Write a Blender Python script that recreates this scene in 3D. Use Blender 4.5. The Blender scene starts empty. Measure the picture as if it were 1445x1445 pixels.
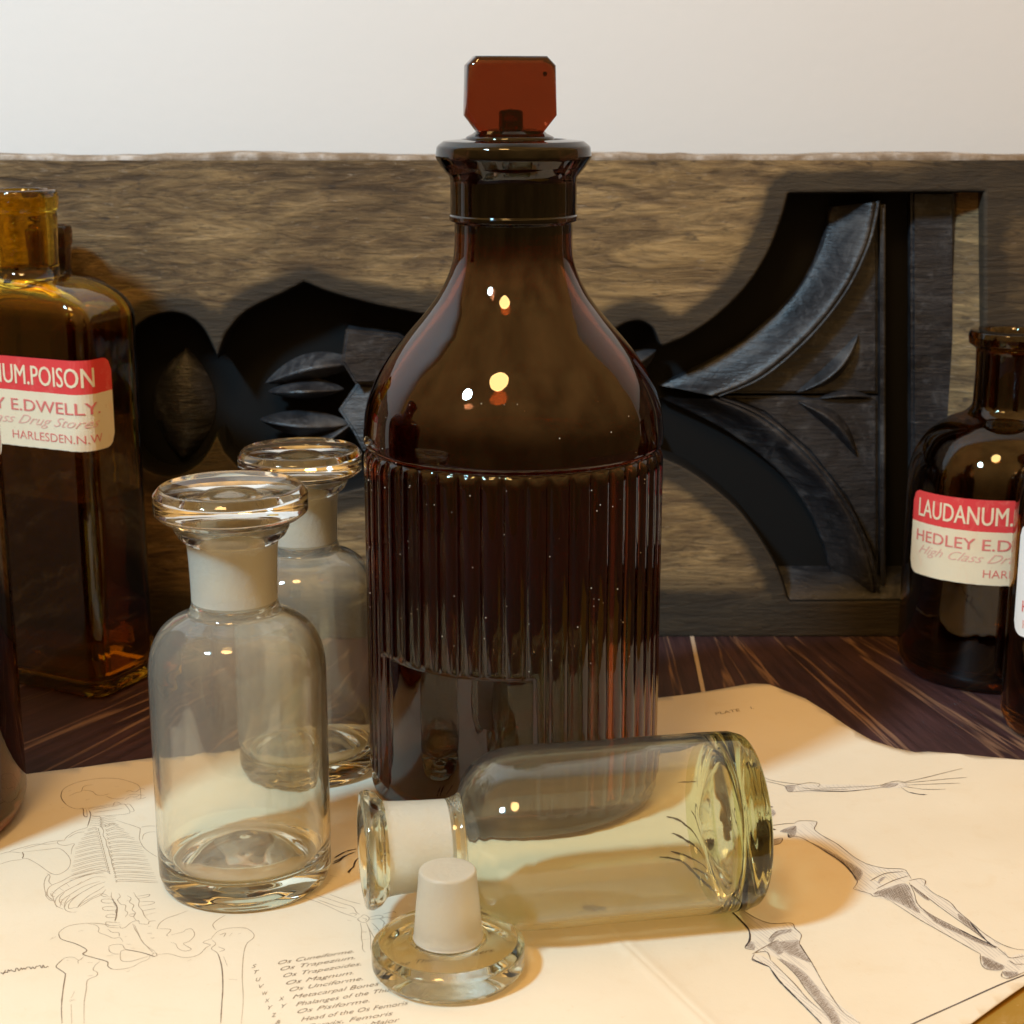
import bpy, bmesh, math, random
from mathutils import Vector, Matrix
from mathutils import noise as mnoise
from mathutils.geometry import tessellate_polygon
random.seed(7)
R = math.radians
scene = bpy.context.scene
COL = scene.collection

# ------------------------------------------------------------------ camera
F_PX, PITCH, CAM_H = 2400.0, R(14.1), 0.25
cam_d = bpy.data.cameras.new("camera")
cam = bpy.data.objects.new("camera", cam_d)
COL.objects.link(cam)
cam.location = (0, 0, CAM_H)
cam.rotation_euler = (R(90) - PITCH, 0, 0)
cam_d.sensor_fit = 'HORIZONTAL'
cam_d.sensor_width = 36
cam_d.lens = 36 * F_PX / 1445.0
cam_d.clip_start, cam_d.clip_end = 0.01, 50
cam_d.dof.use_dof = True
cam_d.dof.focus_distance = 0.56
cam_d.dof.aperture_fstop = 26
scene.camera = cam

# ------------------------------------------------------------------ light
world = bpy.data.worlds.new("World")
scene.world = world
world.use_nodes = True
bg = world.node_tree.nodes["Background"]
wnt = world.node_tree
wtc = wnt.nodes.new("ShaderNodeTexCoord")
wsep = wnt.nodes.new("ShaderNodeSeparateXYZ")
wnt.links.new(wtc.outputs["Generated"], wsep.inputs[0])
wmap = wnt.nodes.new("ShaderNodeMapRange")
wmap.inputs[1].default_value, wmap.inputs[2].default_value = -1, 1
wnt.links.new(wsep.outputs[2], wmap.inputs[0])
wr = wnt.nodes.new("ShaderNodeValToRGB")      # a lamplit room: dim towards the floor, lighter towards the ceiling
WARM = (0.80, 0.43, 0.125)
stops = [(0.0, .15), (0.5, .30), (0.62, .70), (0.80, 1.30), (1.0, 1.45)]
while len(wr.color_ramp.elements) < len(stops): wr.color_ramp.elements.new(.5)
for e, (p, k) in zip(wr.color_ramp.elements, stops):
    e.position = p
    e.color = (WARM[0] * k, WARM[1] * k, WARM[2] * k, 1)
wnt.links.new(wmap.outputs[0], wr.inputs[0])
wno = wnt.nodes.new("ShaderNodeTexNoise")      # furniture and corners: the room is not one even tone
wno.inputs["Scale"].default_value, wno.inputs["Detail"].default_value = 2.6, 3
wnt.links.new(wtc.outputs["Generated"], wno.inputs["Vector"])
wmr = wnt.nodes.new("ShaderNodeMapRange")
wmr.inputs[1].default_value, wmr.inputs[2].default_value = .35, .65
wmr.inputs[3].default_value, wmr.inputs[4].default_value = .72, 1.25
wnt.links.new(wno.outputs[0], wmr.inputs[0])
wmx = wnt.nodes.new("ShaderNodeVectorMath")
wmx.operation = 'SCALE'
wnt.links.new(wr.outputs[0], wmx.inputs[0])
wnt.links.new(wmr.outputs[0], wmx.inputs["Scale"])
wnt.links.new(wmx.outputs[0], bg.inputs[0])
bg.inputs[1].default_value = 0.88


def disc_lamp(name, loc, target, size, power, color):
    d = bpy.data.lights.new(name, 'AREA')
    d.shape = 'DISK'
    d.size = size
    d.energy = power
    d.color = color
    o = bpy.data.objects.new(name, d)
    COL.objects.link(o)
    o.location = loc
    o.rotation_euler = (Vector(target) - Vector(loc)).to_track_quat('-Z', 'Y').to_euler()
    return o


disc_lamp("cool_ceiling_lamp", (-0.70, -0.10, 1.06), (0, .6, .05), 0.15, 21, (0.43, 0.75, 1.0))
disc_lamp("warm_ceiling_lamp", (-0.24, -0.16, 1.26), (0, .6, .05), 0.29, 7, (1.0, 0.60, 0.22))

scene.view_settings.view_transform = 'Standard'
scene.view_settings.look = 'None'
scene.view_settings.exposure = 0.0
scene.view_settings.gamma = 1.0
scene.view_settings.use_curve_mapping = False
cy = scene.cycles
cy.max_bounces = 18
cy.diffuse_bounces = 4
cy.glossy_bounces = 8
cy.transmission_bounces = 16
cy.transparent_max_bounces = 8
cy.caustics_refractive = True
cy.caustics_reflective = False
cy.blur_glossy = 0.5
cy.sample_clamp_indirect = 6.0
cy.use_denoising = True
cy.use_adaptive_sampling = True
cy.adaptive_threshold = 0.02

# ------------------------------------------------------------------ helpers


def tag(o, label=None, cat=None, group=None, kind=None):
    if label: o["label"] = label
    if cat: o["category"] = cat
    if group: o["group"] = group
    if kind: o["kind"] = kind
    return o


def empty(name, loc, rz=0.0):
    o = bpy.data.objects.new(name, None)
    COL.objects.link(o)
    o.empty_display_size = 0.02
    o.location = loc
    o.rotation_euler = (0, 0, rz)
    return o


def mesh_obj(name, verts, faces, mat, parent=None, smooth=False):
    me = bpy.data.meshes.new(name)
    me.from_pydata(verts, [], faces)
    me.update()
    if smooth:
        me.polygons.foreach_set("use_smooth", [True] * len(me.polygons))
    if mat: me.materials.append(mat)
    o = bpy.data.objects.new(name, me)
    COL.objects.link(o)
    if parent: o.parent = parent
    return o


def bm_obj(name, bm, mat, parent=None, smooth=False):
    me = bpy.data.meshes.new(name)
    bm.to_mesh(me)
    bm.free()
    if smooth:
        me.polygons.foreach_set("use_smooth", [True] * len(me.polygons))
    if mat: me.materials.append(mat)
    o = bpy.data.objects.new(name, me)
    COL.objects.link(o)
    if parent: o.parent = parent
    return o


def smooth01(t):
    t = max(0.0, min(1.0, t))
    return t * t * (3 - 2 * t)


def px_ray(x, y):
    """direction of a traced photo point, used to lay traced prints and carvings out on their real planes"""
    u, v = (x - 722.5) / F_PX, (722.5 - y) / F_PX
    c, s = math.cos(PITCH), math.sin(PITCH)
    return u, c + v * s, -s + v * c


def on_table(x, y, z=0.0):
    dx, dy, dz = px_ray(x, y)
    t = (z - CAM_H) / dz
    return dx * t, dy * t


def on_board(x, y, Y):
    dx, dy, dz = px_ray(x, y)
    t = Y / dy
    return dx * t, CAM_H + dz * t


def catmull(pts, n=8, closed=False):
    out = []
    m = len(pts)
    if m < 3 and not closed:
        return [tuple(p) for p in pts]
    rng = range(m) if closed else range(m - 1)
    for i in rng:
        if closed:
            p0, p1, p2, p3 = pts[i - 1], pts[i], pts[(i + 1) % m], pts[(i + 2) % m]
        else:
            p0, p1, p2, p3 = pts[max(i - 1, 0)], pts[i], pts[i + 1], pts[min(i + 2, m - 1)]
        for k in range(n):
            t = k / n
            out.append(tuple(0.5 * ((2 * b) + (-a + c) * t + (2 * a - 5 * b + 4 * c - d) * t * t + (-a + 3 * b - 3 * c + d) * t ** 3)
                             for a, b, c, d in zip(p0, p1, p2, p3)))
    if not closed:
        out.append(tuple(pts[-1]))
    return out


def rounded(pts, seg=6):
    """profile points (r, h) or (r, h, fillet radius) -> polyline with filleted corners"""
    out = []
    n = len(pts)
    for i, p in enumerate(pts):
        rad = p[2] if len(p) > 2 else 0
        if rad <= 0 or i == 0 or i == n - 1:
            out.append((p[0], p[1]))
            continue
        P, A, B = Vector(p[:2]), Vector(pts[i - 1][:2]), Vector(pts[i + 1][:2])
        da, db = (A - P), (B - P)
        la, lb = da.length, db.length
        da.normalize(); db.normalize()
        ang = da.angle(db)
        d = min(rad / math.tan(ang / 2), la * .49, lb * .49)
        a, b = P + da * d, P + db * d
        for k in range(seg + 1):
            t = k / seg
            q = a * (1 - t) ** 2 + P * 2 * t * (1 - t) + b * t * t
            out.append((q.x, q.y))
    return out


def densify(prof, step):
    out = [prof[0]]
    for a, b in zip(prof, prof[1:]):
        L = math.hypot(b[0] - a[0], b[1] - a[1])
        n = max(1, int(math.ceil(L / step)))
        for k in range(1, n + 1):
            t = k / n
            out.append((a[0] + (b[0] - a[0]) * t, a[1] + (b[1] - a[1]) * t))
    return out


def shell(parts, rings, parent):
    """rings: list of (list of vertex positions, part name); a closed surface cut into parts that keep common normals.
    parts: {name: (material or {ring tag: material})}"""
    n = len(rings[0][0])
    verts = [v for r, _ in rings for v in r]
    top = len(verts)
    faces, owner = [], []
    for i in range(len(rings) - 1):
        for k in range(n):
            k2 = (k + 1) % n
            faces.append((i * n + k, i * n + k2, (i + 1) * n + k2, (i + 1) * n + k))
            owner.append(rings[i][1])
    # caps at both ends (on the axis)
    for idx, rev in ((0, True), (len(rings) - 1, False)):
        ring = rings[idx][0]
        cx = tuple(sum(v[a] for v in ring) / n for a in range(3))
        verts.append(cx)
        ci = len(verts) - 1
        for k in range(n):
            k2 = (k + 1) % n
            faces.append((ci, idx * n + k2, idx * n + k) if rev else (ci, idx * n + k, idx * n + k2))
            owner.append(rings[idx][1] if rev else rings[idx - 1][1])
    full = bpy.data.meshes.new("tmp")
    full.from_pydata(verts, [], faces)
    full.update()
    nrm = [v.normal.copy() for v in full.vertices]
    objs = {}
    for name, mat in parts.items():
        used, vs, fs, mi = {}, [], [], []
        mats = []
        for f, ow in zip(faces, owner):
            pname, mt = ow
            if pname != name: continue
            g = []
            for vi in f:
                if vi not in used:
                    used[vi] = len(vs)
                    vs.append(verts[vi])
                g.append(used[vi])
            fs.append(g)
            if mt not in mats: mats.append(mt)
            mi.append(mats.index(mt))
        if not fs: continue
        o = mesh_obj(name, vs, fs, None, parent, True)
        for mt in mats: o.data.materials.append(mt)
        o.data.polygons.foreach_set("material_index", mi)
        inv = sorted(used, key=lambda q: used[q])
        o.data.normals_split_custom_set_from_vertices([nrm[q] for q in inv])
        objs[name] = o
    bpy.data.meshes.remove(full)
    return objs


def lathe_rings(prof, part_of, seg=128, disp=None):
    rings = []
    for (r, h), nm in zip(prof, part_of):
        ring = []
        for k in range(seg):
            a = 2 * math.pi * k / seg
            rr = max(r, 1e-5)
            if disp: rr += disp(a, h, r)
            ring.append((rr * math.cos(a), rr * math.sin(a), h))
        rings.append((ring, nm))
    return rings


# ------------------------------------------------------------------ materials
def new_mat(name):
    m = bpy.data.materials.new(name)
    m.use_nodes = True
    nt = m.node_tree
    return m, nt, nt.nodes, nt.links, nt.nodes["Principled BSDF"]


def bump(nt, height, strength, dist=0.001, normal_to=None):
    b = nt.nodes.new("ShaderNodeBump")
    b.inputs["Strength"].default_value = strength
    b.inputs["Distance"].default_value = dist
    nt.links.new(height, b.inputs["Height"])
    if normal_to: nt.links.new(b.outputs[0], normal_to.inputs["Normal"])
    return b


def noise(nt, vec, scale, detail=4, rough=.55, dist=0.0):
    n = nt.nodes.new("ShaderNodeTexNoise")
    n.inputs["Scale"].default_value = scale
    n.inputs["Detail"].default_value = detail
    n.inputs["Roughness"].default_value = rough
    n.inputs["Distortion"].default_value = dist
    if vec: nt.links.new(vec, n.inputs["Vector"])
    return n


def ramp(nt, fac, stops):
    r = nt.nodes.new("ShaderNodeValToRGB")
    el = r.color_ramp.elements
    while len(el) < len(stops): el.new(0.5)
    for e, (p, c) in zip(el, stops):
        e.position = p
        e.color = (c[0], c[1], c[2], 1)
    nt.links.new(fac, r.inputs[0])
    return r


def mapping(nt, scale=(1, 1, 1), loc=(0, 0, 0), rot=(0, 0, 0), coord="Object"):
    tc = nt.nodes.new("ShaderNodeTexCoord")
    mp = nt.nodes.new("ShaderNodeMapping")
    mp.inputs["Scale"].default_value = scale
    mp.inputs["Location"].default_value = loc
    mp.inputs["Rotation"].default_value = rot
    nt.links.new(tc.outputs[coord], mp.inputs[0])
    return mp.outputs[0]


def mixc(nt, fac, a, b, mode='MIX'):
    m = nt.nodes.new("ShaderNodeMix")
    m.data_type = 'RGBA'
    m.blend_type = mode
    for sock, val in ((m.inputs[0], fac), (m.inputs[6], a), (m.inputs[7], b)):
        if hasattr(val, "links"): nt.links.new(val, sock)
        elif isinstance(val, (int, float)): sock.default_value = val
        else: sock.default_value = (*val, 1)
    return m.outputs[2]


def glass(name, color, rough=0.0, ior=1.5, wav=0.0, smudge=0.0):
    m, nt, N, L, p = new_mat(name)
    p.inputs["Base Color"].default_value = (*color, 1)
    p.inputs["Transmission Weight"].default_value = 1.0
    p.inputs["IOR"].default_value = ior
    p.inputs["Roughness"].default_value = rough
    v = mapping(nt)
    if wav > 0:
        n = noise(nt, v, 90, 2, .4)
        bump(nt, n.outputs[0], wav, 0.001, p)
    if smudge > 0:
        n2 = noise(nt, v, 60, 5, .6)
        r = ramp(nt, n2.outputs[0], [(0.45, (rough,) * 3), (0.8, (rough + smudge,) * 3)])
        L.new(r.outputs[0], p.inputs["Roughness"])
    return m


M = {}
M['brown_glass'] = glass("brown_glass", (0.20, 0.042, 0.013), 0.0, 1.52, 0.10, 0.04)
M['brown_residue'] = glass("brown_residue", (0.20, 0.050, 0.017), 0.05, 1.52, 0.06, 0.0)
M['brown_residue'].node_tree.nodes["Principled BSDF"].inputs["Transmission Weight"].default_value = .90
M['brown_thick'] = glass("thick_brown_glass", (0.03, 0.010, 0.005), 0.0, 1.52, 0.08)
M['stopper_glass'] = glass("stopper_glass", (0.17, 0.022, 0.006), 0.02, 1.5, 0.30)
M['amber_glass'] = glass("amber_glass", (0.93, 0.64, 0.060), 0.0, 1.5, 0.16, 0.05)
M['dark_amber_glass'] = glass("dark_amber_glass", (0.24, 0.105, 0.018), 0.0, 1.5, 0.10, 0.05)
M['clear_glass'] = glass("clear_glass", (0.975, 0.98, 0.95), 0.0, 1.48, 0.10, 0.03)
M['green_glass'] = glass("green_glass", (0.93, 0.955, 0.83), 0.0, 1.48, 0.08, 0.02)
M['clear_film'] = glass("clear_glass_filmed", (0.97, 0.95, 0.81), 0.03, 1.48, 0.10, 0.05)
M['clear_film'].node_tree.nodes["Principled BSDF"].inputs["Transmission Weight"].default_value = .89
M['green_film'] = glass("green_glass_filmed", (0.93, 0.95, 0.84), 0.02, 1.48, 0.08, 0.04)
M['green_film'].node_tree.nodes["Principled BSDF"].inputs["Transmission Weight"].default_value = .975
M['clear_thick'] = glass("thick_clear_glass", (0.86, 0.87, 0.72), 0.0, 1.48, 0.06)
M['green_thick'] = glass("thick_green_glass", (0.60, 0.66, 0.34), 0.0, 1.48, 0.06)
M['frosted_glass'] = glass("frosted_glass", (0.95, 0.95, 0.92), 0.42, 1.45)
M['ground_glass'] = glass("ground_glass", (0.95, 0.95, 0.93), 0.6, 1.45)
M['olive_liquid'] = glass("olive_liquid", (0.30, 0.23, 0.06), 0.0, 1.33)


def plain(name, color, rough=.6, spec=.5):
    m, nt, N, L, p = new_mat(name)
    p.inputs["Base Color"].default_value = (*color, 1)
    p.inputs["Roughness"].default_value = rough
    p.inputs["Specular IOR Level"].default_value = spec
    return m


def paint_frost(name):
    # ground (sand-blasted) glass: scatters the light that enters it
    m, nt, N, L, p = new_mat(name)
    p.inputs["Base Color"].default_value = (0.97, 0.95, 0.82, 1)
    p.inputs["Transmission Weight"].default_value = 0.68
    p.inputs["IOR"].default_value = 1.4
    p.inputs["Roughness"].default_value = 0.42
    n = noise(nt, mapping(nt), 700, 4)
    bump(nt, n.outputs[0], 0.35, 0.0006, p)
    return m


M['ground_glass'] = paint_frost("ground_glass")


def paper_mat(name, col, dark, wear=0.25, stain=(.62, .44, .22), fade=None, wscale=70):
    m, nt, N, L, p = new_mat(name)
    v = mapping(nt)
    n1 = noise(nt, v, 9, 5, .6)
    n2 = noise(nt, v, 420, 4, .65)
    n3 = noise(nt, v, wscale, 6, .65, .6)
    n4 = noise(nt, v, 520, 2, .5)
    c = ramp(nt, n1.outputs[0], [(.35, dark), (.65, col)]).outputs[0]
    st_ = ramp(nt, n3.outputs[0], [(.55, (0, 0, 0)), (.80, (wear,) * 3)])
    c = mixc(nt, st_.outputs[0], c, fade or stain)
    sp = ramp(nt, n4.outputs[0], [(.70, (0, 0, 0)), (.76, (wear * .9,) * 3)])
    c = mixc(nt, sp.outputs[0], c, stain)
    L.new(c, p.inputs["Base Color"])
    p.inputs["Roughness"].default_value = .75
    p.inputs["Specular IOR Level"].default_value = .25
    bump(nt, n2.outputs[0], .22, .0003, p)
    return m


M['paper'] = paper_mat("print_paper", (0.765, 0.67, 0.51), (0.72, 0.615, 0.45), .2)
M['kraft'] = paper_mat("kraft_paper", (0.36, 0.20, 0.03), (0.30, 0.16, 0.02))
M['ink'] = plain("brown_ink", (0.20, 0.145, 0.10), .8, .2)
M['ink_faint'] = plain("faint_brown_ink", (0.40, 0.31, 0.215), .8, .2)
M['ink_dark'] = plain("dark_ink", (0.055, 0.04, 0.04), .8, .2)
M['ink_tone'] = plain("grey_ink_tone", (0.50, 0.435, 0.365), .8, .2)
M['ink_wash'] = plain("pale_ink_wash", (0.72, 0.64, 0.515), .8, .2)
M['label_red'] = paper_mat("label_red", (0.80, 0.07, 0.06), (0.70, 0.05, 0.055), .55, (.55, .05, .03), (.86, .28, .22), 140)
M['label_cream'] = paper_mat("label_cream", (0.85, 0.76, 0.57), (0.80, 0.68, 0.46), .5, (.62, .40, .18), (.84, .52, .34), 110)
M['label_white'] = paper_mat("label_white", (0.86, 0.84, 0.80), (0.83, 0.80, 0.76), .2)
M['text_cream'] = paper_mat("label_text_cream", (0.86, 0.76, 0.52), (0.85, 0.70, 0.48), .75, (.80, .30, .22), None, 150)
M['text_red'] = paper_mat("label_text_red", (0.72, 0.15, 0.14), (0.72, 0.20, 0.17), .9, (.80, .58, .42), None, 190)
M['text_pink'] = paper_mat("label_text_pink", (0.80, 0.40, 0.33), (0.81, 0.46, 0.37), .9, (.83, .68, .50), None, 190)


def wall_mat():
    m, nt, N, L, p = new_mat("painted_wall")
    v = mapping(nt)
    n1 = noise(nt, v, 3, 5, .6)
    n2 = noise(nt, v, 160, 4, .6)
    c = ramp(nt, n1.outputs[0], [(.3, (.775, .77, .755)), (.7, (.80, .795, .78))])
    L.new(c.outputs[0], p.inputs["Base Color"])
    p.inputs["Roughness"].default_value = .7
    bump(nt, n2.outputs[0], .12, .001, p)
    return m


M['wall'] = wall_mat()


def board_mat():
    m, nt, N, L, p = new_mat("worn_brown_wood")
    n1 = noise(nt, mapping(nt, (15, 15, 80)), 1, 7, .68, 1.8)
    n2 = noise(nt, mapping(nt, (62, 62, 430)), 1, 6, .68, .9)
    n3 = noise(nt, mapping(nt, (6, 6, 12), (3, 1, 2)), 1, 5, .62, .8)
    n4 = noise(nt, mapping(nt, (150, 150, 700)), 1, 4, .7, .4)
    n5 = noise(nt, mapping(nt, (120, 120, 330)), 1, 3, .6)
    c1 = ramp(nt, n1.outputs[0], [(.28, (.088, .058, .034)), (.45, (.205, .140, .070)), (.57, (.32, .222, .105)), (.72, (.47, .335, .165))])
    c2 = ramp(nt, n2.outputs[0], [(.34, (.30, .29, .30)), (.50, (.85, .83, .82)), (.68, (1.35, 1.28, 1.15))])
    c = mixc(nt, .72, c1.outputs[0], c2.outputs[0], 'MULTIPLY')
    c3 = ramp(nt, n3.outputs[0], [(.34, (.42, .40, .42)), (.56, (1, 1, 1)), (.75, (1.25, 1.18, .95))])
    c = mixc(nt, .8, c, c3.outputs[0], 'MULTIPLY')
    s = ramp(nt, n4.outputs[0], [(.60, (0, 0, 0)), (.74, (.8, .8, .8))])
    c = mixc(nt, s.outputs[0], c, (.33, .27, .20))
    k = ramp(nt, n5.outputs[0], [(.30, (.7, .7, .7)), (.40, (0, 0, 0))])
    c = mixc(nt, k.outputs[0], c, (.04, .03, .025))
    at = nt.nodes.new("ShaderNodeAttribute")       # black paint that strayed over the edges of the carving, with shade painted in along the bottom and right
    at.attribute_name = "stain"  # holds both the stray black paint and the painted shade
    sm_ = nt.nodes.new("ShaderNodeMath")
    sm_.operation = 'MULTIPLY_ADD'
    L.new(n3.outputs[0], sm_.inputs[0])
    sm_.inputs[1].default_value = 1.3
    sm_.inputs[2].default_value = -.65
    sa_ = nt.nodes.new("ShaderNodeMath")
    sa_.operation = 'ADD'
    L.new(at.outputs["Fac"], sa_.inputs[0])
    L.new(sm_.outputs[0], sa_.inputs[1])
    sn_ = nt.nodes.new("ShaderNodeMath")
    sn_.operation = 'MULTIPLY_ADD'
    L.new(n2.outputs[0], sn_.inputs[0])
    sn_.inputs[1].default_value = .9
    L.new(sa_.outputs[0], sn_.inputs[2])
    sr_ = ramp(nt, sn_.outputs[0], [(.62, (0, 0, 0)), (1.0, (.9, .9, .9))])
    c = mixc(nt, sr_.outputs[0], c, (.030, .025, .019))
    L.new(c, p.inputs["Base Color"])
    p.inputs["Roughness"].default_value = .7
    p.inputs["Specular IOR Level"].default_value = .3
    h = nt.nodes.new("ShaderNodeMath")
    h.operation = 'ADD'
    L.new(n1.outputs[0], h.inputs[0])
    L.new(n2.outputs[0], h.inputs[1])
    bump(nt, h.outputs[0], .6, .0014, p)
    return m


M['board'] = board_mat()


def black_wood():
    m, nt, N, L, p = new_mat("black_stained_wood")
    n1 = noise(nt, mapping(nt, (38, 38, 38)), 1, 7, .7, .6)
    n2 = noise(nt, mapping(nt, (60, 60, 420)), 1, 5, .65)
    n3 = noise(nt, mapping(nt, (170, 170, 170)), 1, 5, .7)
    c = ramp(nt, n1.outputs[0], [(.32, (.007, .007, .008)), (.52, (.022, .022, .025)), (.66, (.070, .069, .070)), (.82, (.14, .125, .11))])
    d = ramp(nt, n3.outputs[0], [(.56, (0, 0, 0)), (.72, (.55, .55, .55))])
    cc = mixc(nt, d.outputs[0], c.outputs[0], (.10, .10, .105))
    L.new(cc, p.inputs["Base Color"])
    r = ramp(nt, n1.outputs[0], [(.3, (.28,) * 3), (.62, (.50,) * 3)])
    L.new(r.outputs[0], p.inputs["Roughness"])
    h = nt.nodes.new("ShaderNodeMath")
    h.operation = 'ADD'
    L.new(n1.outputs[0], h.inputs[0])
    L.new(n2.outputs[0], h.inputs[1])
    bump(nt, h.outputs[0], .55, .0016, p)
    return m


M['black_wood'] = black_wood()


def worn_edge():
    m, nt, N, L, p = new_mat("worn_pale_edge")
    n = noise(nt, mapping(nt, (70, 70, 70)), 1, 5, .65)
    c = ramp(nt, n.outputs[0], [(.42, (.16, .11, .065)), (.55, (.27, .22, .17)), (.68, (.44, .41, .38))])
    L.new(c.outputs[0], p.inputs["Base Color"])
    p.inputs["Roughness"].default_value = .7
    bump(nt, n.outputs[0], .5, .001, p)
    return m


M['worn_edge'] = worn_edge()
M['matt_black'] = plain('matt_black_stain', (.008, .008, .008), .8, .15)


def table_mat():
    m, nt, N, L, p = new_mat("dark_fan_grain_wood")
    tc = N.new("ShaderNodeTexCoord")
    sep = N.new("ShaderNodeSeparateXYZ")
    L.new(tc.outputs["Object"], sep.inputs[0])

    def mth(op, a, b=None):
        n = N.new("ShaderNodeMath")
        n.operation = op
        for i, q in enumerate((a, b)):
            if q is None: continue
            if hasattr(q, "links"): L.new(q, n.inputs[i])
            else: n.inputs[i].default_value = q
        return n.outputs[0]
    dx = mth('SUBTRACT', sep.outputs[0], .07)
    dy = mth('SUBTRACT', 1.05, sep.outputs[1])
    ang = mth('ARCTAN2', dx, dy)
    rad = mth('SQRT', mth('ADD', mth('MULTIPLY', dx, dx), mth('MULTIPLY', dy, dy)))
    com = N.new("ShaderNodeCombineXYZ")
    L.new(mth('MULTIPLY', ang, 30.0), com.inputs[0])
    L.new(mth('MULTIPLY', rad, 4.0), com.inputs[1])
    com2 = N.new("ShaderNodeCombineXYZ")
    L.new(mth('MULTIPLY', ang, 120.0), com2.inputs[0])
    L.new(mth('MULTIPLY', rad, 14.0), com2.inputs[1])
    n1 = noise(nt, com.outputs[0], 1, 3, .55, .25)
    n2 = noise(nt, com2.outputs[0], 1, 5, .6, .2)
    n3 = noise(nt, tc.outputs["Object"], 14, 4, .6)
    s = ramp(nt, n1.outputs[0], [(.0, (0, 0, 0)), (.545, (0, 0, 0)), (.56, (1, 1, 1)), (.572, (.9, .9, .9)), (.595, (0, 0, 0))])
    brk = ramp(nt, n2.outputs[0], [(.32, (.1, .1, .1)), (.55, (1, 1, 1))])
    sm = mixc(nt, 1.0, s.outputs[0], brk.outputs[0], 'MULTIPLY')
    base = ramp(nt, n2.outputs[0], [(.3, (.026, .012, .013)), (.7, (.076, .038, .038))])
    tone = ramp(nt, n3.outputs[0], [(.35, (.7, .7, .75)), (.7, (1.3, 1.2, 1.2))])
    b = mixc(nt, 1.0, base.outputs[0], tone.outputs[0], 'MULTIPLY')
    c = mixc(nt, sm, b, (.25, .14, .085))
    L.new(c, p.inputs["Base Color"])
    p.inputs["Roughness"].default_value = .42
    bump(nt, n2.outputs[0], .25, .0006, p)
    return m


M['table'] = table_mat()
M['joint'] = plain("pale_joint_filler", (.55, .42, .30), .6)

# ------------------------------------------------------------------ setting
BOARD_Y = 0.756
WALL_Y = 0.83
tag(mesh_obj("wall", [(-1.6, WALL_Y, -.05), (.75, WALL_Y, -.05), (.75, WALL_Y, 1.8), (-1.6, WALL_Y, 1.8)], [(0, 1, 2, 3)], M['wall']), kind="structure")
bm = bmesh.new()
bmesh.ops.create_cube(bm, size=1, matrix=Matrix.Translation((0, .47, -.015)) @ Matrix.Diagonal((1.5, .70, .03, 1)))
bmesh.ops.bevel(bm, geom=bm.edges[:], offset=.003, segments=2, affect='EDGES')
table = tag(bm_obj("tabletop", bm, M['table']), kind="structure")
jl = [(.0839, BOARD_Y - .001), (.0818, .70), (.0795, .64)]
jw = .0009
mesh_obj("joint_strip", [(x + s * jw, y, .0006) for x, y in jl for s in (-1, 1)], [(0, 1, 3, 2), (2, 3, 5, 4)], M['joint'], table)

# ------------------------------------------------------------------ carved panel
panel = empty("carved_panel", (0, BOARD_Y, 0))
tag(panel, "carved wooden panel of worn brown boards with black recessed tracery, leaning behind the bottles", "wood panel")
TOP_H = 0.2205
REC = 0.022          # depth of the recess


def bp(x, y):
    X, Z = on_board(x, y, BOARD_Y)
    return (X, Z)


up = catmull([bp(*q) for q in [(150, 560), (165, 500), (185, 462), (212, 443), (245, 437), (272, 445), (292, 464), (306, 492)]], 5)
up += catmull([bp(*q) for q in [(314, 470), (336, 443), (362, 426), (395, 411), (428, 394)]], 5)
up += catmull([bp(*q) for q in [(436, 396), (462, 407), (510, 421), (570, 434), (640, 446), (720, 455), (800, 466), (858, 468)]], 5)
up += catmull([bp(*q) for q in [(862, 464), (882, 452), (905, 449), (924, 460), (934, 482)]], 5)
up += catmull([bp(*q) for q in [(936, 484), (972, 468), (1012, 440), (1050, 402), (1080, 355), (1100, 303), (1108, 272)]], 6)
up += [bp(1114, 268), bp(1394, 266)]
low = [bp(1394, 850), bp(1114, 852)]
low += catmull([bp(*q) for q in [(1108, 846), (1096, 808), (1074, 768), (1042, 724), (1004, 690), (966, 664), (936, 650)]], 6)
low += catmull([bp(*q) for q in [(930, 654), (905, 672), (880, 666), (858, 650)]], 5)
low += catmull([bp(*q) for q in [(850, 648), (760, 655), (650, 668), (560, 682), (500, 694), (436, 712)]], 5)
low += catmull([bp(*q) for q in [(428, 714), (395, 700), (350, 676), (314, 640)]], 5)
low += catmull([bp(*q) for q in [(306, 622), (285, 655), (245, 675), (200, 662), (165, 610)]], 5)
hole = up + low


def resample(pts, n):
    d = [0]
    for a, b in zip(pts, pts[1:]): d.append(d[-1] + math.dist(a, b))
    out = []
    for k in range(n):
        t = d[-1] * k / (n - 1)
        j = max(i for i in range(len(d)) if d[i] <= t + 1e-12)
        j = min(j, len(pts) - 2)
        f = (t - d[j]) / max(d[j + 1] - d[j], 1e-12)
        out.append(tuple(a + (b - a) * f for a, b in zip(pts[j], pts[j + 1])))
    return out


def curve2d(loops, extrude, bevel, res=1):
    cu = bpy.data.curves.new("tmp", 'CURVE')
    cu.dimensions = '2D'
    cu.fill_mode = 'BOTH'
    cu.extrude = extrude
    cu.bevel_depth = bevel
    cu.bevel_resolution = res
    for lp in loops:
        sp = cu.splines.new('POLY')
        sp.points.add(len(lp) - 1)
        for p, q in zip(sp.points, lp): p.co = (q[0], q[1], 0, 1)
        sp.use_cyclic_u = True
    ob = bpy.data.objects.new("tmp", cu)
    COL.objects.link(ob)
    dg = bpy.context.evaluated_depsgraph_get()
    dg.update()
    me = bpy.data.meshes.new_from_object(ob.evaluated_get(dg))
    bpy.data.objects.remove(ob)
    bpy.data.curves.remove(cu)
    return me


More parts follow.
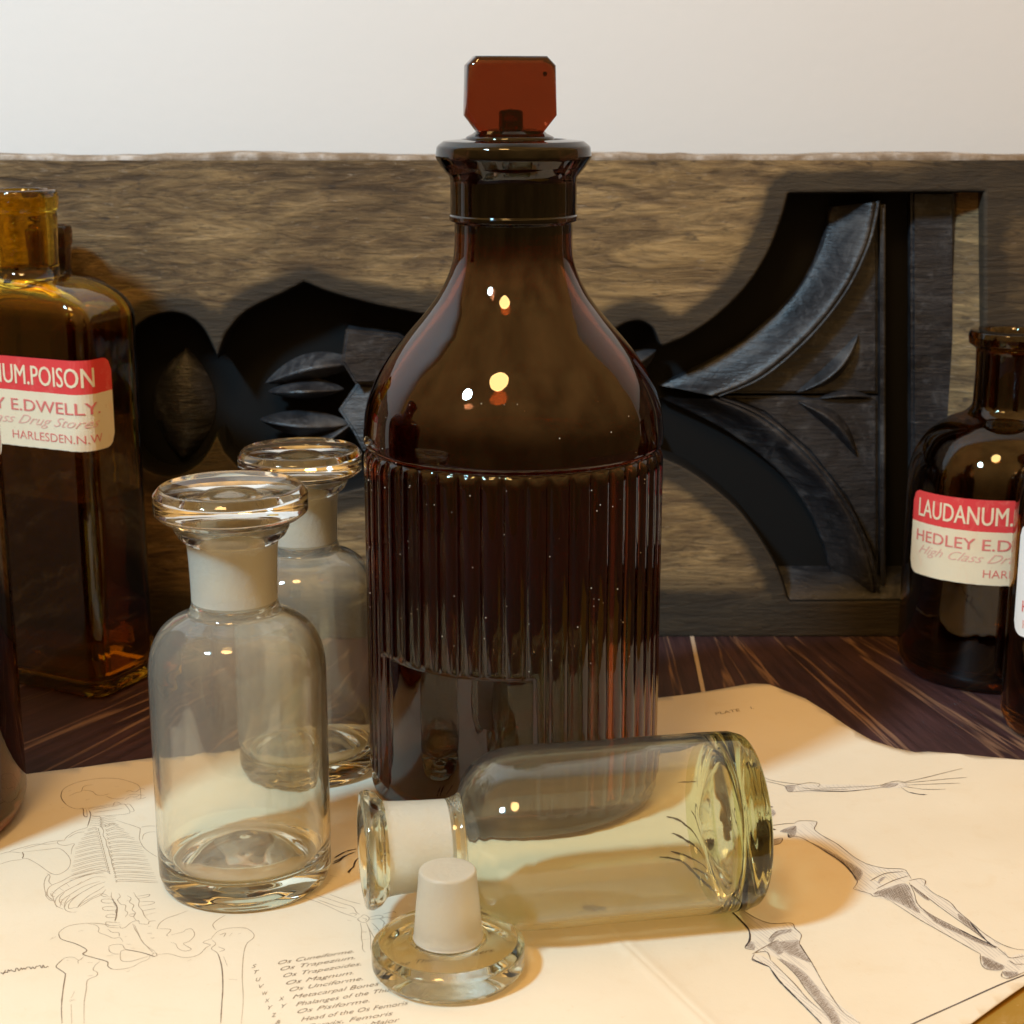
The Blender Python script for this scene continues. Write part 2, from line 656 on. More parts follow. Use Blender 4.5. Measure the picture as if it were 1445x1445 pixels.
# front frame: local (x, z) drawn in XY then stood up
bv = .0018
outer = [(-.52, .001), (.50, .001)] + [(.50 - .0085 * k, TOP_H - bv + random.uniform(-.0004, .0004) + .0006 * math.sin(k * .37)) for k in range(121)]
me = curve2d([outer, hole], REC / 2 - bv, bv, 2)
for vtx in me.vertices:
    x, y, z = vtx.co
    vtx.co = (x, REC / 2 - z, y)
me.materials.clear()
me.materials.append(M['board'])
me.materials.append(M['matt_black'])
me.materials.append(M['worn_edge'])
for p in me.polygons:      # the cut edges of the tracery are painted black like the recess
    if abs(p.normal.y) < .93 and .004 < p.center.z < TOP_H - .004 and -.48 < p.center.x < bp(1384, 500)[0]: p.material_index = 1
    elif p.center.z > TOP_H - .0024: p.material_index = 2
fb = bmesh.new()
fb.from_mesh(me)
xs_ = [-.30 + .005 * k for k in range(121)]
zs_ = [.004 * k for k in range(1, 56)]
for x in xs_: bmesh.ops.bisect_plane(fb, geom=fb.verts[:] + fb.edges[:] + [f for f in fb.faces if f.normal.y < -.9], plane_co=(x, 0, 0), plane_no=(1, 0, 0))
for z in zs_: bmesh.ops.bisect_plane(fb, geom=fb.verts[:] + fb.edges[:] + [f for f in fb.faces if f.normal.y < -.9], plane_co=(0, 0, z), plane_no=(0, 0, 1))
fb.to_mesh(me)
fb.free()
att = me.attributes.new("stain", 'FLOAT', 'POINT')  # stray black paint and painted shade in one value
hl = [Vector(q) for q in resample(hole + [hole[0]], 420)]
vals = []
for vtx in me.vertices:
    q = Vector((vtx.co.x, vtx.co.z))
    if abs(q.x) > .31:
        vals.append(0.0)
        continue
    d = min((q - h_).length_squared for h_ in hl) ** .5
    foot = 1 - smooth01((q.y - .006) / .030)  # shade put into the colour, darker towards the bottom
    right_shade = smooth01((q.x - .14) / .06) * .45  # light falling off to the right, painted into the wood
    vals.append(min(1.0, max(1 - smooth01(d / .013), foot * .9, right_shade)))
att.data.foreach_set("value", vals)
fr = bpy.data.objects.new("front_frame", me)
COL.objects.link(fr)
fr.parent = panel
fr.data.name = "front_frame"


def slab(name, x0, x1, y0, y1, z0, z1, mat, parent, bev=.0006):
    b = bmesh.new()
    bmesh.ops.create_cube(b, size=1, matrix=Matrix.Translation(((x0 + x1) / 2, (y0 + y1) / 2, (z0 + z1) / 2)) @ Matrix.Diagonal((x1 - x0, y1 - y0, z1 - z0, 1)))
    if bev: bmesh.ops.bevel(b, geom=b.edges[:], offset=bev, segments=2, affect='EDGES')
    return bm_obj(name, b, mat, parent)


slab("back_panel", -.515, .495, REC + .0003, REC + .008, .002, TOP_H - .003, M['matt_black'], panel)


def loft(name, secs, mat, parent, closed=False):
    n = len(secs[0])
    vs = [v for s in secs for v in s]
    fs = []
    for i in range(len(secs) - 1):
        for k in range(n - 1):
            fs.append((i * n + k, i * n + k + 1, (i + 1) * n + k + 1, (i + 1) * n + k))
    o = mesh_obj(name, vs, fs, mat, parent, True)
    b = bmesh.new()
    b.from_mesh(o.data)
    bmesh.ops.recalc_face_normals(b, faces=b.faces[:])
    b.to_mesh(o.data)
    b.free()
    return o


def arm(outer_px, inner_px, mirror):
    fn = (lambda q: bp(q[0], 1124 - q[1])) if mirror else (lambda q: bp(*q))
    o_ = resample(catmull([fn(q) for q in outer_px], 8), 40)
    i_ = resample(catmull([fn(q) for q in inner_px], 8), 40)
    secs = []
    for a, b in zip(o_, i_):
        sec = []
        # outer wall from the floor, a cove, a bead and a step down to the web
        for t, dep in ((0, REC), (.01, .017), (.06, .0165), (.15, .0155), (.28, .0135), (.42, .0108), (.56, .0078), (.68, .0052), (.78, .0036),
                       (.86, .0030), (.885, .0042), (.90, .0046), (.925, .0034), (.955, .0030), (.985, .0036), (1.0, .006), (1.005, REC)):
            sec.append((a[0] + (b[0] - a[0]) * t, dep, a[1] + (b[1] - a[1]) * t))
        secs.append(sec)
    return secs


OUT = [(1182, 296), (1168, 352), (1138, 410), (1088, 464), (1020, 512), (935, 553)]
INN = [(1246, 284), (1232, 345), (1198, 415), (1146, 480), (1082, 535), (1020, 561)]
loft("tracery_arm", arm(OUT, INN, False), M['black_wood'], panel)
loft("tracery_arm", arm(OUT, INN, True), M['black_wood'], panel)
# mirrored arms on the far side of the rosette, mostly behind the bottles
OUT2 = [(2 * 664 - x, y) for x, y in OUT]


def almond(name, p0, p1, width, height, depth, skew=0.0, ridge=True):
    """convex leaf between two board points"""
    a, b = Vector(bp(*p0)), Vector(bp(*p1))
    d = (b - a)
    n = Vector((-d.y, d.x)).normalized()
    secs = []
    for i in range(25):
        t = i / 24
        w = width * math.sin(math.pi * t) ** .8
        sec = []
        for k in range(13):
            s = -1 + 2 * k / 12
            q = a + d * t + n * (w * s + skew * math.sin(math.pi * t))
            hh = height * (math.sin(math.pi * t) ** .6) * (1 - abs(s) ** (1.2 if ridge else 2.2))
            sec.append((q.x, depth - hh, q.y))
        secs.append(sec)
    return loft(name, secs, M['black_wood'], panel)


def plate(name, pts_px, depth, tilt=(0, 0), mat=None):
    """a faceted carved block: polygon raised from the floor with a tilted face"""
    pts = [bp(*q) for q in pts_px]
    cx = sum(p[0] for p in pts) / len(pts)
    cz = sum(p[1] for p in pts) / len(pts)
    b = bmesh.new()
    f = [b.verts.new((x, depth + (x - cx) * tilt[0] + (z - cz) * tilt[1], z)) for x, z in pts]
    g = [b.verts.new((x, REC + .0001, z)) for x, z in pts]
    top = b.faces.new(f)
    for i in range(len(pts)):
        j = (i + 1) % len(pts)
        b.faces.new((f[i], f[j], g[j], g[i]))
    bmesh.ops.recalc_face_normals(b, faces=b.faces[:])
    bmesh.ops.bevel(b, geom=[e for e in top.edges], offset=.0014, segments=3, affect='EDGES')
    return bm_obj(name, b, mat or M['black_wood'], panel)


# right bay: spandrel webs with leaves, edge fillet, grooved stile panel, ledge
plate("spandrel_web", [(1020, 561), (1082, 535), (1146, 480), (1198, 415), (1232, 345), (1246, 296), (1246, 561)], .010)
plate("spandrel_web", [(1020, 565), (1246, 565), (1246, 824), (1232, 779), (1198, 709), (1146, 644), (1082, 589)], .010)
almond("leaf", (1128, 560), (1218, 474), .0042, .0065, .0105, -.0045)
almond("leaf", (1130, 572), (1216, 652), .0042, .0065, .0105, .0045)
almond("leaf", (1160, 568), (1238, 566), .0020, .004, .0102, .0015)
plate("edge_fillet", [(1247, 290), (1254, 290), (1254, 834), (1247, 834)], .0055)
plate("stile_panel", [(1296, 272), (1358, 272), (1358, 846), (1296, 846)], .0125, (-.08, 0))
X0, Z0 = bp(1360, 272)
X1, Z1 = bp(1396, 846)
loft("stile_chamfer", [[(X0, REC, Z), (X0 + .001, .0125, Z), (X1 - .003, .004, Z), (X1 - .0004, .0012, Z)] for Z in (Z0, Z1)], M['board'], panel)
LX0, LZ0 = bp(1106, 848)
LX1, LZ1 = bp(1294, 820)
loft("bottom_ledge", [[(X, REC, LZ1 + .001), (X, .011, LZ1 - .001), (X, .004, LZ0 + .003), (X, .0012, LZ0 + .0005), (X, .0012, LZ0 - .002)] for X in (LX0, LX1)], M['black_wood'], panel)
# left bay: spread leaves, faceted blocks and a round boss
almond("leaf", (368, 548), (508, 518), .0062, .0095, .014, .003)
almond("leaf", (372, 560), (482, 556), .0050, .0115, .0135, .001)
almond("leaf", (360, 600), (492, 606), .0062, .009, .014, -.001)
almond("leaf", (380, 652), (500, 600), .0050, .009, .015, -.003)
plate("carved_block", [(486, 468), (560, 476), (600, 500), (600, 545), (500, 545), (480, 512)], .0085, (.25, .10))
plate("carved_block", [(474, 585), (500, 548), (600, 548), (600, 640), (510, 640), (498, 618)], .0075, (-.15, .18))
almond("boss", (250, 500), (246, 664), .0145, .0075, .0218, 0, False)
for dx in (0, 1):
    almond("leaf", (620 + 90 * dx, 500), (700 + 90 * dx, 620), .008, .010, .014, .003 * (1 - 2 * dx))
    almond("leaf", (620 + 90 * dx, 610), (700 + 90 * dx, 500), .008, .010, .014, -.003)
almond("leaf", (862, 556), (930, 500), .006, .010, .014, .002)
almond("leaf", (862, 566), (930, 620), .006, .010, .014, -.002)

# ------------------------------------------------------------------ printed sheet
FOLD_A, FOLD_B = Vector((.0311, .4664)), Vector((.0530, .4185))
fd = (FOLD_B - FOLD_A).normalized()
fn_ = Vector((-fd.y, fd.x))


def paper_z(x, y):
    z = .0009
    # back right corner curls up, back edge waves a little, right border lifts off the table
    z += .0050 * smooth01((x - .055) / .06) * smooth01((y - .610) / .07)
    z += .0016 * smooth01((-.10 - x) / .08) * smooth01((y - .56) / .05)
    z += .0020 * smooth01((x - .13) / .06) * smooth01((y - .55) / .06)
    z += .0022 * smooth01((x - .105) / .05) * smooth01((.47 - y) / .06)
    z += .00035 * mnoise.noise(Vector((x * 16, y * 16, .3))) + .0009 * smooth01((x - .09) / .06) * mnoise.noise(Vector((x * 22, y * 22, 1.7)))
    # the fold between the two pages
    d = abs((Vector((x, y)) - FOLD_A).dot(fn_))
    if y < .48: z += .00055 * math.exp(-(d / .0035) ** 2) - .00025 * math.exp(-(d / .0008) ** 2)
    return z


def pp(x, y, lift=0.0):
    z = .0009
    for _ in range(6):
        X, Y = on_table(x, y, z)
        z = paper_z(X, Y)
    return Vector((X, Y, z + lift))


edge_px = [(20, 1095), (118, 1083), (215, 1070), (400, 1048), (600, 1023), (780, 1001), (930, 985), (1010, 974), (1062, 965), (1084, 966), (1110, 976), (1136, 986),
           (1165, 1004), (1200, 1028), (1230, 1045), (1264, 1056), (1292, 1062), (1310, 1061), (1350, 1064), (1400, 1069), (1445, 1073)]
edge = [pp(*q) for q in edge_px]
outl = [(-.262, .562)] + [(v.x, v.y) for v in edge] + [(.235, .602), (.232, .52), (.196, .477), (.168, .452), (.1455, .4354), (.1285, .4190), (.105, .396), (.085, .372), (-.26, .372)]
bm = bmesh.new()
lp = [bm.verts.new((x, y, 0)) for x, y in outl]
face = bm.faces.new(lp)
# cut into a fine grid so that the sheet can bend
for i in range(1, 84):
    x = -.262 + .006 * i
    bmesh.ops.bisect_plane(bm, geom=bm.verts[:] + bm.edges[:] + bm.faces[:], plane_co=(x, 0, 0), plane_no=(1, 0, 0))
for i in range(1, 56):
    y = .372 + .006 * i
    bmesh.ops.bisect_plane(bm, geom=bm.verts[:] + bm.edges[:] + bm.faces[:], plane_co=(0, y, 0), plane_no=(0, 1, 0))
for k in range(-6, 7):
    co = FOLD_A + fn_ * (.0007 * k)
    bmesh.ops.bisect_plane(bm, geom=bm.verts[:] + bm.edges[:] + bm.faces[:], plane_co=(co.x, co.y, 0), plane_no=(fn_.x, fn_.y, 0))
for v in bm.verts: v.co.z = paper_z(v.co.x, v.co.y)
bmesh.ops.recalc_face_normals(bm, faces=bm.faces[:])
if sum(f.normal.z for f in bm.faces) < 0: bmesh.ops.reverse_faces(bm, faces=bm.faces[:])
ret = bmesh.ops.extrude_face_region(bm, geom=bm.faces[:])
low_v = [g for g in ret['geom'] if isinstance(g, bmesh.types.BMVert)]
for v in low_v: v.co.z += .00016
bmesh.ops.recalc_face_normals(bm, faces=bm.faces[:])
paper = bm_obj("anatomy_print", bm, M['paper'], None, False)
for p in paper.data.polygons: p.use_smooth = abs(p.normal.z) > .8
tag(paper, "cream printed sheet of skeleton drawings and lettering, spread under the clear bottles", "print")
PT = .00016          # sheet thickness, ink lies on its upper side


INK = {}


def add_ink(name, vs, fs, mat):
    V, Fc, mats, mi = INK.setdefault(name, ([], [], [], []))
    base = len(V)
    V += [tuple(v) for v in vs]
    Fc += [tuple(base + k for k in f) for f in fs]
    if mat not in mats: mats.append(mat)
    mi += [mats.index(mat)] * len(fs)


def strokes(name, polys, mat, width, lift, n=5, taper=True, jitter=0.0):
    vs, fs = [], []
    for poly in polys:
        w0 = width
        if isinstance(poly, tuple) and isinstance(poly[0], list):
            poly, w0 = poly
        pts = [pp(x, y, PT + lift) for x, y in (catmull(poly, n) if len(poly) > 2 else poly)]
        m = len(pts)
        base = len(vs)
        for i, p in enumerate(pts):
            t = (pts[min(i + 1, m - 1)] - pts[max(i - 1, 0)])
            t.z = 0
            if t.length < 1e-9: t = Vector((1, 0, 0))
            t.normalize()
            nn = Vector((-t.y, t.x, 0))
            w = w0 * (1 + jitter * random.uniform(-1, 1))
            if taper:
                e = min(i, m - 1 - i) / max(1, m - 1)
                w *= .45 + .55 * min(1, e * 5)
            vs += [p - nn * w / 2, p + nn * w / 2]
        for i in range(m - 1):
            a = base + 2 * i
            fs.append((a, a + 2, a + 3, a + 1))
    add_ink(name, vs, fs, mat)


def by_region(fn, names, polys, *args):
    """one part for each bone group of a drawing"""
    groups = {}
    for p in polys:
        cx_ = sum(q[0] for q in p) / len(p)
        cy_ = sum(q[1] for q in p) / len(p)
        groups.setdefault(names(cx_, cy_), []).append(p)
    for nm, ps in groups.items(): fn(nm, ps, *args)


def left_page(x, y):
    if x > 400: return "hand_drawing"
    if y < 1154 and 80 < x < 215: return "skull_drawing"
    if x < 100 and y < 1236: return "shoulder_blade_drawing"
    if y < 1302: return "rib_cage_drawing"
    if x > 285 or (y > 1348 and x < 145): return "thigh_bone_drawing"
    return "pelvis_drawing"


def right_page(x, y):
    if x < 600: return "finger_bone_drawing"
    if y < 1128: return "arm_bone_drawing"
    if x < 1112 and y < 1205: return "hip_bone_drawing"
    if x < 1215 and y > 1255 and (y - 1255) > (x - 1180) * .9: return "near_leg_drawing"
    return "far_leg_drawing"


def fills(name, polys, mat, lift, n=4, smoothc=True):
    vs, fs = [], []
    for poly in polys:
        c = catmull(poly, n, True) if smoothc else poly
        pts = [pp(x, y, PT + lift) for x, y in c]
        base = len(vs)
        flat = [Vector((p.x, p.y, 0)) for p in pts]
        vs += pts
        for tri in tessellate_polygon([flat]): fs.append(tuple(base + k for k in tri))
    good = []
    for f in fs:
        p, q, r_ = (vs[k] for k in f)
        good.append(f if (q - p).cross(r_ - p).z > 0 else f[::-1])
    add_ink(name, vs, good, mat)


def zoomed(ox, oy, s, polys):
    return [[(ox + x / s, oy + y / s) for x, y in p] for p in polys]


A = lambda *p: zoomed(0, 1060, 6.02, p)
B = lambda *p: zoomed(0, 1260, 6.568, p)
Cc = lambda *p: zoomed(330, 1300, 6.283, p)
D = lambda *p: zoomed(420, 1180, 7.225, p)
E_ = lambda *p: zoomed(1030, 1060, 3.482, p)
Fz = lambda *p: zoomed(1000, 980, 6.57, p)
Z1 = lambda *p: zoomed(0, 1060, 3.6125, p)

# --- outline skeleton seen from behind, on the left page
lines = []
lines += A([(1045, 445), (900, 460), (690, 495), (600, 480), (545, 440), (520, 390), (530, 340), (580, 300), (690, 260), (850, 235), (1000, 238), (1100, 262), (1170, 290), (1190, 320), (1195, 360), (1190, 410), (1120, 420)],
           [(590, 385), (640, 360), (690, 345), (705, 310), (740, 295), (790, 290)], [(700, 335), (780, 345), (820, 375), (870, 380), (930, 365)], [(900, 385), (950, 405), (1010, 410), (1060, 400)],
           [(1070, 350), (1100, 340), (1150, 350), (1200, 320), (1230, 330)], [(1080, 380), (1140, 370), (1230, 380)], [(1130, 400), (1210, 405), (1240, 395)], [(1060, 420), (1100, 395), (1160, 390), (1190, 370)],
           [(670, 495), (705, 490), (710, 550), (740, 562), (735, 500)], [(750, 500), (770, 490), (900, 470), (1040, 455), (1065, 460), (1105, 520), (1060, 540), (900, 552), (800, 555), (770, 540), (755, 505)],
           [(790, 500), (900, 482), (1010, 465)], [(800, 525), (920, 508), (1050, 490)], [(1065, 460), (1100, 455), (1140, 510), (1105, 520)], [(960, 470), (975, 440), (1010, 440), (1030, 458)],
           [(580, 345), (605, 338)], [(970, 308), (1010, 304)], [(725, 420), (765, 410)], [(515, 490), (545, 480)],
           [(770, 560), (760, 600), (742, 650)], [(985, 590), (1060, 615), (1180, 655), (1190, 680), (1185, 750), (1220, 820), (1280, 870), (1350, 910)], [(1200, 650), (1260, 640), (1335, 642)], [(1210, 755), (1222, 712), (1270, 692), (1340, 690)],
           [(850, 560), (866, 600), (860, 640), (880, 680), (876, 720), (900, 760), (905, 800), (922, 840), (930, 880), (945, 920), (950, 960), (970, 1020), (985, 1080)],
           [(190, 862), (300, 850), (420, 836), (500, 830), (560, 870), (598, 930), (580, 1000), (500, 1050), (430, 1040), (330, 970), (240, 920), (190, 915), (200, 890), (190, 862)],
           [(0, 880), (80, 860), (190, 870)], [(0, 965), (90, 937), (190, 925)], [(80, 858), (110, 845), (200, 820), (300, 795), (400, 795), (480, 785)], [(200, 835), (330, 800), (420, 775), (540, 760)],
           [(545, 765), (490, 772), (500, 795), (560, 805), (630, 790), (612, 830), (605, 880)], [(545, 765), (570, 730), (640, 685), (720, 660), (745, 650)], [(580, 740), (650, 700), (720, 690)],
           [(440, 1040), (395, 1070), (375, 1130), (385, 1200), (410, 1240), (470, 1275)], [(400, 1045), (425, 1065), (415, 1110), (440, 1140)],
           [(890, 1020), (800, 1010), (640, 1050), (520, 1110), (430, 1150), (400, 1200), (420, 1250), (470, 1285)], [(880, 1040), (760, 1050), (640, 1090), (540, 1140), (470, 1190), (440, 1230)],
           [(905, 1075), (800, 1075), (680, 1130), (560, 1190), (490, 1240), (468, 1290), (482, 1330)], [(850, 1110), (720, 1150), (600, 1220), (530, 1270), (510, 1325)],
           [(895, 1115), (820, 1140), (740, 1180), (640, 1240), (570, 1290), (550, 1330)], [(890, 1150), (830, 1190), (760, 1230), (700, 1280), (660, 1325)], [(900, 1180), (850, 1230), (780, 1260), (720, 1300), (680, 1325)],
           [(560, 1125), (590, 1155)], [(500, 1165), (540, 1190)], [(440, 1195), (470, 1215)], [(640, 1150), (700, 1110)])
for k in range(12):       # ribs: each a pair of near-parallel lines leaving the spine
    xs, ys = 812 + 8.5 * k, 655 + 33 * k
    xe = 742 - 26 * k if k < 5 else 640 - 8 * (k - 5)
    drop = 14 + 5.5 * k
    for off in (0, 13):
        lines += A([(xs + 14, ys + 8 + off), (xs - 6, ys - 4 + off), (xs - (xs - xe) * .45, ys + drop * .30 + off + random.uniform(-4, 4)), (xe, ys + drop + off)])
    lines += A([(xs + 14, ys + 8), (xs + 26, ys + 6), (xs + 24, ys + 26), (xs + 40, ys + 28)])
for k in range(14):
    xs, ys = 905 + 7 * k, 625 + 36 * k
    xe = 1010 + 45 * k if k < 4 else 1190 + 17 * (k - 4)
    rise = 10 - 1.0 * k
    for off in (0, 14):
        lines += A([(xs - 6, ys + 14 + off), (xs + 20, ys + 2 + off), (xs + (xe - xs) * .5, ys - rise + off + random.uniform(-5, 5)), (min(xe, 1365), ys + 6 + off + k * .8)])
    lines += A([(xs - 20, ys + 4), (xs - 4, ys + 14), (xs - 18, ys + 24)])
for k in range(6):        # cervical vertebrae
    y = 565 + 15 * k
    lines += A([(775 - 3 * k, y), (830, y - 6), (870, y + 4), (920, y - 8), (985 - 2 * k, y - 4)], [(850, y), (858, y + 9), (880, y + 12)])
lines += B([(600, 0), (560, 40), (550, 80), (580, 120)], [(650, 30), (612, 80), (595, 130), (610, 165), (650, 182), (715, 182)], [(745, 10), (680, 60), (640, 110), (640, 150), (700, 138)],
           [(940, 5), (830, 60), (760, 100), (720, 138), (700, 138)], [(430, 0), (425, 30), (460, 70), (500, 82)], [(482, 10), (505, 90), (530, 130), (588, 157)], [(470, 10), (480, 35), (510, 40)], [(560, 65), (600, 70)], [(555, 95), (600, 98)],
           [(1035, 0), (1032, 40), (1050, 70), (1060, 110), (1085, 140), (1070, 180), (1085, 215), (1065, 270)], [(1100, 10), (1115, 40), (1090, 70), (1120, 110), (1165, 120), (1160, 165), (1185, 190), (1160, 230)],
           [(1180, 30), (1215, 55), (1200, 90), (1240, 120), (1225, 160), (1255, 190), (1240, 230), (1275, 270)], [(1240, 0), (1262, 40), (1290, 75), (1285, 125), (1320, 170), (1340, 220), (1385, 265)],
           [(1060, 65), (1010, 62), (950, 65), (942, 88), (990, 100), (1060, 96)], [(1080, 138), (1010, 130), (955, 140), (960, 162), (1010, 168), (1085, 162)], [(1085, 212), (1030, 202), (985, 215), (995, 232), (1085, 235)],
           [(1110, 282), (1040, 278), (985, 275), (990, 300), (1050, 310), (1130, 300)], [(1000, 30), (960, 15), (935, 18), (960, 38), (1030, 42)],
           [(1250, 38), (1320, 30), (1385, 18), (1370, 40), (1270, 60)], [(1290, 88), (1370, 85), (1430, 90), (1410, 108), (1300, 128)], [(1320, 172), (1390, 158), (1445, 150)], [(1340, 215), (1445, 185)], [(1290, 290), (1370, 295), (1385, 270), (1445, 262)],
           [(1170, 80), (1215, 75)], [(1195, 205), (1250, 200), (1230, 225), (1195, 215)], [(1110, 310), (1120, 330), (1160, 325), (1215, 280), (1280, 260), (1290, 290)],
           [(1010, 300), (940, 290), (880, 285), (760, 290), (640, 310), (570, 350), (545, 385), (570, 435), (680, 470), (760, 505), (805, 540), (770, 575), (790, 585), (900, 615), (995, 645), (1000, 685), (1040, 712), (1130, 712), (1230, 690), (1300, 650), (1375, 620), (1390, 585)],
           [(820, 290), (890, 305), (918, 335), (915, 370), (990, 400), (1050, 425), (1110, 420), (1140, 455)], [(830, 285), (960, 295), (1010, 322), (1110, 330)], [(1000, 340), (1040, 370), (1100, 375), (1105, 410)],
           [(1010, 500), (1050, 485), (1130, 485), (1165, 530), (1250, 545), (1320, 560), (1390, 585), (1438, 597)], [(1010, 500), (1015, 545), (1060, 570), (1115, 572)], [(1120, 545), (1115, 600), (1130, 635), (1210, 640), (1300, 615), (1370, 595)], [(1118, 548), (1140, 538), (1165, 532)],
           [(1230, 290), (1250, 340), (1285, 395), (1320, 460), (1370, 505), (1440, 550)], [(1245, 300), (1275, 365), (1310, 440), (1350, 490), (1420, 560)], [(1155, 415), (1175, 405)], [(1175, 480), (1215, 485)], [(1210, 515), (1255, 518)], [(1370, 318), (1398, 312)], [(1370, 380), (1405, 375)], [(1400, 428), (1432, 422)],
           [(725, 630), (680, 602), (610, 606), (570, 632), (520, 685), (550, 715), (598, 748), (605, 775), (585, 900), (570, 1060), (575, 1215)], [(725, 660), (725, 632), (745, 625), (775, 597)],
           [(925, 640), (880, 680), (865, 720), (902, 742), (893, 775), (812, 815), (800, 900), (780, 1030), (780, 1215)], [(660, 1040), (665, 1215)], [(690, 920), (660, 980)],
           [(730, 362), (770, 352)], [(460, 440), (520, 410)], [(480, 425), (490, 415)], [(810, 650), (860, 652)], [(815, 775), (865, 768)], [(640, 1000), (700, 998)], [(645, 1015), (690, 990)], [(990, 590), (1050, 580)], [(615, 630), (640, 628)], [(1170, 740), (1205, 725)])
lines += Z1([(800, 908), (815, 880), (850, 855), (900, 838), (960, 815)], [(800, 908), (870, 912), (850, 940), (858, 945)], [(870, 940), (930, 925), (950, 912), (978, 910), (992, 940), (965, 972), (935, 985), (975, 1012), (940, 1022), (908, 1008), (895, 985), (872, 978)],
            [(795, 1042), (860, 1036), (940, 1055), (1010, 1042), (1050, 1005), (1072, 990), (1035, 978), (1075, 960)], [(1150, 838), (1110, 862), (1085, 888), (1100, 915)], [(1075, 962), (1110, 922), (1170, 905), (1250, 905), (1290, 930), (1292, 955), (1258, 985), (1242, 1040), (1235, 1150), (1240, 1270), (1230, 1391)],
            [(1080, 965), (1100, 985), (1078, 1010), (1110, 1035), (1130, 1100), (1136, 1200), (1130, 1300), (1125, 1391)], [(1112, 1000), (1145, 1014), (1120, 1025)], [(1140, 1050), (1160, 1100)], [(1120, 940), (1150, 930), (1140, 950)], [(1170, 945), (1185, 930)], [(1215, 935), (1230, 930)], [(1165, 1165), (1210, 1168)], [(955, 1072), (975, 1066)],
            [(770, 1045), (790, 1030), (800, 1045), (770, 1052)], [(750, 930), (775, 935)], [(770, 955), (790, 955)])
lines += D([(60, 632), (150, 657), (300, 715), (440, 780), (530, 812), (600, 838)], [(170, 602), (300, 640), (450, 690), (560, 725), (600, 782), (632, 802)], [(200, 650), (400, 722), (500, 742)], [(330, 600), (500, 660), (640, 697)],
           [(530, 800), (560, 790), (600, 800), (580, 815)], [(640, 832), (680, 806), (730, 840), (700, 880), (650, 882), (612, 852), (640, 832)], [(730, 835), (780, 820), (830, 812), (870, 825), (840, 845), (790, 850), (735, 858)], [(870, 800), (930, 785), (985, 775), (1000, 790)], [(850, 850), (900, 830), (960, 840), (1010, 820)],
           [(640, 890), (652, 960), (650, 1040), (662, 1100), (662, 1156), (690, 1190)], [(700, 890), (722, 940), (742, 1020), (745, 1100), (745, 1170)], [(760, 892), (800, 930), (850, 990), (880, 1042), (915, 1050)], [(720, 930), (762, 1010), (792, 1060), (830, 1132)], [(880, 892), (940, 912), (990, 950), (1010, 982)], [(830, 842), (882, 882), (872, 930), (910, 1000)],
           [(990, 852), (1040, 872), (1100, 905), (1182, 920)], [(1020, 850), (1080, 862), (1130, 860), (1190, 888)], [(1000, 880), (1070, 900), (1130, 930)], [(655, 972), (705, 982)], [(655, 985), (700, 990)], [(660, 1062), (735, 1050)], [(770, 960), (815, 950)], [(800, 1050), (850, 1040)], [(850, 945), (890, 930)], [(505, 860), (550, 868)],
           [(330, 405), (400, 420)], [(280, 490), (340, 490)], [(660, 840), (700, 850), (690, 870)])
by_region(strokes, left_page, lines, M['ink_faint'], .00026, .00004, 5, True, .25)
# darker passes over the heavier contours
heavy = A([(560, 455), (530, 420), (518, 385), (530, 340)], [(690, 495), (708, 500), (712, 550), (740, 562)], [(190, 862), (200, 890), (190, 915)], [(760, 510), (770, 550), (745, 640)]) \
    + B([(545, 385), (570, 435), (680, 470), (760, 505), (805, 540), (770, 575), (900, 615), (995, 645), (1000, 685), (1040, 712)], [(570, 632), (520, 685), (550, 715), (598, 748), (605, 775), (585, 900), (570, 1060), (575, 1215)], [(1165, 530), (1320, 560), (1438, 597)], [(1035, 60), (1085, 140), (1065, 270)]) \
    + Z1([(1110, 1035), (1130, 1100), (1136, 1200), (1130, 1300), (1125, 1391)])
by_region(strokes, left_page, heavy, M['ink'], .00032, .00008, 5, True, .2)
word = []
wx = 1.0
while wx < 69:            # a line of small running script by the thigh bone
    t = wx / 69
    word.append((wx, 1372.5 - 9.0 * t + random.choice((-1.9, -1.2, .9, 1.6, 2.4))))
    wx += random.uniform(1.2, 2.3)
strokes("script_line", [word, [(4, 1376), (8, 1370)]], M['ink'], .00030, .00008, 3, False)

# --- shaded skeleton on the right page
wash = E_([(320, 358), (345, 347), (420, 350), (425, 362), (418, 388), (470, 430), (560, 486), (640, 540), (760, 580), (850, 585), (890, 632), (800, 670), (700, 712), (610, 680), (622, 640), (540, 540), (400, 452), (300, 425)],
          [(700, 712), (860, 652), (905, 700), (935, 765), (1040, 836), (1130, 882), (1310, 968), (1370, 1015), (1330, 1082), (1262, 1074), (1232, 1045), (1232, 1000), (1080, 914), (930, 829), (790, 740)],
          [(880, 642), (930, 630), (960, 645), (1000, 700), (1085, 748), (1180, 840), (1250, 900), (1330, 950), (1300, 965), (1200, 890), (1060, 790), (940, 700)],
          [(40, 772), (120, 822), (200, 851), (300, 850), (350, 905), (345, 960), (400, 1040), (500, 1210), (640, 1341), (500, 1341), (370, 1165), (270, 1040), (180, 1000), (80, 970), (95, 930), (90, 880)],
          [(120, 1000), (200, 1030), (320, 1150), (460, 1290), (500, 1341), (440, 1335), (300, 1190), (195, 1066), (112, 1030)],
          [(1340, 1085), (1370, 1020), (1445, 1000), (1445, 1088), (1370, 1120)],
          [(270, 172), (350, 165), (440, 165), (740, 170), (760, 182), (550, 200), (310, 203)], [(740, 175), (790, 155), (870, 160), (860, 180), (780, 184)])
by_region(fills, right_page, wash, M['ink_wash'], .00004, 3)
